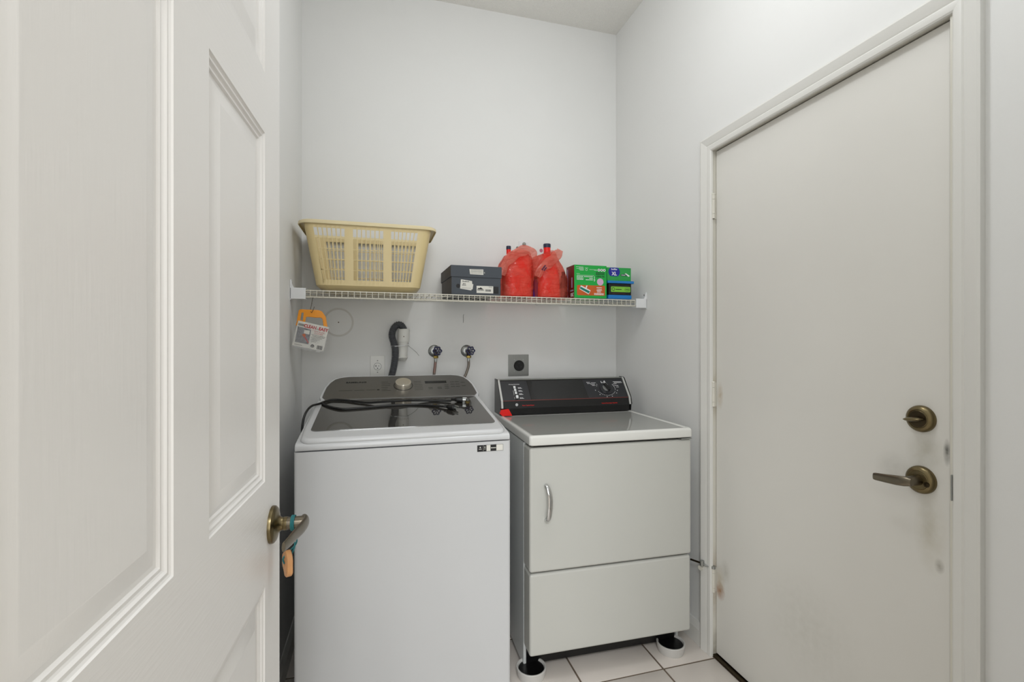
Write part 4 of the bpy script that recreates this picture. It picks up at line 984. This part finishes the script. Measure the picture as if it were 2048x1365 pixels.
xl = thing('wipes_box', (1.16, 2.2, SZ + .089), 'flat green box with blue oval stacked on top of the blue-lidded black box', 'box')
XZ = SZ + .0895
B().box(1.092, 1.2245, 2.142, 2.29, XZ, XZ + .066, .0008).build('carton', green2_m, xl)
f = Fr((1.092, 2.142, XZ), (1, 0, 0), (0, 0, 1)); hx2 = lambda px: (px - 930) / 492 * .1325; hz2 = lambda py: (605 - py) / 258 * .066
b = B(); pts = [(hx2(1075) + .0315 * math.cos(a), max(hz2(517), min(.0652, hz2(432) + .0275 * math.sin(a)))) for a in [2 * PI * k / 40 for k in range(40)]]; fpoly(b, f, pts, .0002, .0005); b.build('oval_print', blued_m, xl, 0)
text('XL', f, hx2(1074), hz2(497), .0168, print_w, xl, width=.029, align='CENTER', bold=.03, z=.0006)
text('Swiffer', f, hx2(1075), hz2(396), .0080, print_w, xl, width=.034, align='CENTER', bold=.02, z=.0006)
b = B(); fpoly(b, f, [(hx2(1212), hz2(505)), (hx2(1212), hz2(475)), (hx2(1300), hz2(468)), (hx2(1350), hz2(505))], .0002, .0004); b.build('dark_band', navy_m, xl, 0)
b = B(); fpoly(b, f, [(hx2(1290), hz2(455)), (hx2(1320), hz2(452)), (hx2(1398), hz2(500)), (hx2(1370), hz2(518))], .0004, .0007); fdisc(b, f, hx2(1236), hz2(488), .0022, .0004, .0006); dashes(b, f, hx2(1252), hx2(1305), hz2(488), .0025, .0004, rr, .1); b.build('pad_picture', print_w, xl, 0)

# ---------------------------------------------------------------- blind cleaner hanging at the left end
ang = math.radians(-12.8); CO = Vector((-.2655, 2.088, 1.289))
bc = thing('blind_cleaner', CO, 'orange-handled blind cleaner in a clear pouch with printed card, hung from shelf by wire', 'cleaning tool')
f = Fr(CO, (math.cos(ang), .05, math.sin(ang)), (-math.sin(ang), 0, math.cos(ang)))
o1 = [(-.0635, .030), (-.0635, .0487), (-.066, .090), (-.060, .0955), (.005, .108), (.018, .106), (.0365, .088), (.0528, .048), (.0545, .030)]
o2 = [(-.035, .045), (-.0364, .070), (-.030, .0745), (.0, .078), (.020, .083), (.029, .078), (.0385, .052), (.036, .045)]
o3 = [(-.0545, .052), (-.0565, .085), (-.0465, .088), (-.0415, .052)]
shape2d([o1, o2, o3], f, -.008, 0.0, yel_m, 'handle', bc, .0015)
b = B(); frect(b, f, -.0595, .0595, -.0520, .0500, .0015, .0022); card = b.build('card', paper_m, bc, 0)
b = B(); frect(b, f, -.0605, .0605, -.060, .050, -.0085, -.008); frect(b, f, -.063, .063, -.060, .049, .0040, .0042); b.build('pouch', clear_m, bc, 0)
b = B(); frect(b, f, -.055, .052, -.045, .032, -.007, -.001, .002); b.build('cleaning_head', white_m, bc)
b = B(); text('CLEAN', f, -.034, .0295, .0125, redink_m, None, width=.047, bold=.04, z=.0024, b=b); text('EASY', f, .0235, .0295, .0125, redink_m, None, width=.0365, bold=.04, z=.0024, b=b); b.build('lettering', redink_m, card, 0)
text('n', f, .0155, .0295, .007, ink_m, card, width=.006, z=.0024)
text('MINI BLIND', f, .008, .0185, .0062, pinkink_m, card, width=.042, z=.0024); text('CLEANER', f, .009, .0105, .0062, pinkink_m, card, width=.035, z=.0024)
text('1"', f, .001, .019, .006, pinkink_m, card, z=.0024)
b = B(); fpoly(b, f, [(-.056, .0275), (-.004, .0245), (-.001, -.036), (-.053, -.0365)], .0023, .0026); pc = b.build('picture', photo_m, card, 0)
b = B(); fpoly(b, f, [(-.029, .018), (-.008, .020), (-.007, .004), (-.028, .004)], .0026, .0028); b.build('picture_detail', paper_m, pc, 0)
b = B(); fpoly(b, f, [(-.034, -.002), (-.024, .004), (-.018, -.004), (-.024, -.012)], .0028, .003); b.build('picture_detail', orange_m, pc, 0)
b = B(); fpoly(b, f, [(-.024, -.010), (-.019, -.009), (-.003, -.027), (-.003, -.033)], .0028, .003); b.build('picture_detail', redink_m, pc, 0)
b = B(); rr = random.Random(31)
for q in range(6): dashes(b, f, .005 if q % 2 else .002, (.053, .054, .044, .036, .028, .024)[q], .006 - q * .0054, .0016, .0024, rr, .4)
fdisc(b, f, .0145, -.0395, .0070, .0024, .0027); x = .032
while x < .053: e = .0006 + rr.random() * .0014; frect(b, f, x, x + e, -.048, -.032, .0024, .0026); x += e + .0008
dashes(b, f, -.053, -.024, -.0455, .0016, .0024, rr); b.build('black_print', ink_m, card, 0)
b = B(); fdisc(b, f, .0145, -.0415, .0042, .0027, .0029, rin=.0012); b.build('emblem', paper_m, card, 0)
b = B(); frect(b, f, -.056, -.034, .031, .041, .0024, .0027); b.build('faded_logo', grey_m, card, 0)
hw = B().tube(catmull([(-.258, 2.122, 1.453), (-.262, 2.112, 1.443), (-.265, 2.100, 1.415), (-.268, 2.092, 1.396), (-.262, 2.083, 1.384), (-.256, 2.084, 1.396), (-.252, 2.084, 1.408)], 5), .0010, 6)
hw.build('hanging_wire', brassd_m, bc)

# ---------------------------------------------------------------- power cords on the washer lid
R = .0043
cd = thing('power_cord', (.05, 1.95, 1.02), 'black power cord lying over the washer lid and down its left side', 'power cord')
p1 = [(-.268, 1.86, .80), (-.267, 1.86, .90), (-.265, 1.862, .965), (-.258, 1.885, 1.002), (-.244, 1.93, 1.0215), (-.222, 1.985, 1.0235), (-.197, 2.028, 1.029), (-.173, 2.042, 1.031), (-.130, 2.030, 1.029), (-.091, 2.004, 1.026), (-.042, 1.975, 1.0225), (.01, 1.957, 1.026), (.083, 1.951, 1.029), (.143, 1.969, 1.026), (.204, 1.975, 1.022), (.264, 1.964, 1.021), (.288, 1.955, 1.021)]
B().tube(catmull(p1, 8), R, 10).build('cable', rub_m, cd)
def plug(p0, d, parent, up=Vector((0, 0, 1))):
    d = Vector(d).normalized(); s_ = d.cross(up).normalized(); u = s_.cross(d); p0 = Vector(p0)
    K_ = 1.25; rows = []
    for t, a, c in ((0, .0045, .0045), (.003, .007, .006), (.006, .0055, .005), (.009, .0075, .006), (.012, .006, .0055), (.016, .010, .008), (.022, .0125, .0105), (.040, .0135, .0115), (.043, .012, .010)):
        rows.append([p0 + d * t * 1.1 + s_ * (a * K_ * math.cos(q)) + u * (c * K_ * .85 * math.sin(q)) for q in [2 * PI * k / 16 for k in range(16)]])
    pg = B().grid(rows, True, True, True).build('plug', rub_m, parent, 40)
    for sgn in (-1, 1):
        c = p0 + d * .046 + s_ * sgn * .0063; fr = Fr(c, d, u); b = B(); frect(b, fr, 0, .015, -.003, .003, -.0008, .0008); b.build('prong', dull_m, pg, 0)
    B().cyl(p0 + d * .046 + u * .0055, p0 + d * .064 + u * .0055, .0024, 10).build('prong', dull_m, pg)
plug((.288, 1.955, 1.0265), (.995, -.14, -.01), cd)
cd = thing('power_cord', (.05, 1.92, 1.015), 'second black power cord in front on washer lid, dipping lower at left', 'power cord')
p2 = [(-.216, 2.005, 1.0245), (-.204, 1.976, 1.0205), (-.179, 1.939, 1.0162), (-.149, 1.909, 1.0128), (-.122, 1.898, 1.0112), (-.068, 1.905, 1.0122), (.006, 1.920, 1.0142), (.082, 1.930, 1.0152), (.159, 1.921, 1.0142), (.215, 1.894, 1.0112), (.249, 1.870, 1.0105)]
B().tube(catmull(p2, 8), R, 10).build('cable', rub_m, cd)
plug((.249, 1.870, 1.0125), (.76, -.64, -.06), cd)
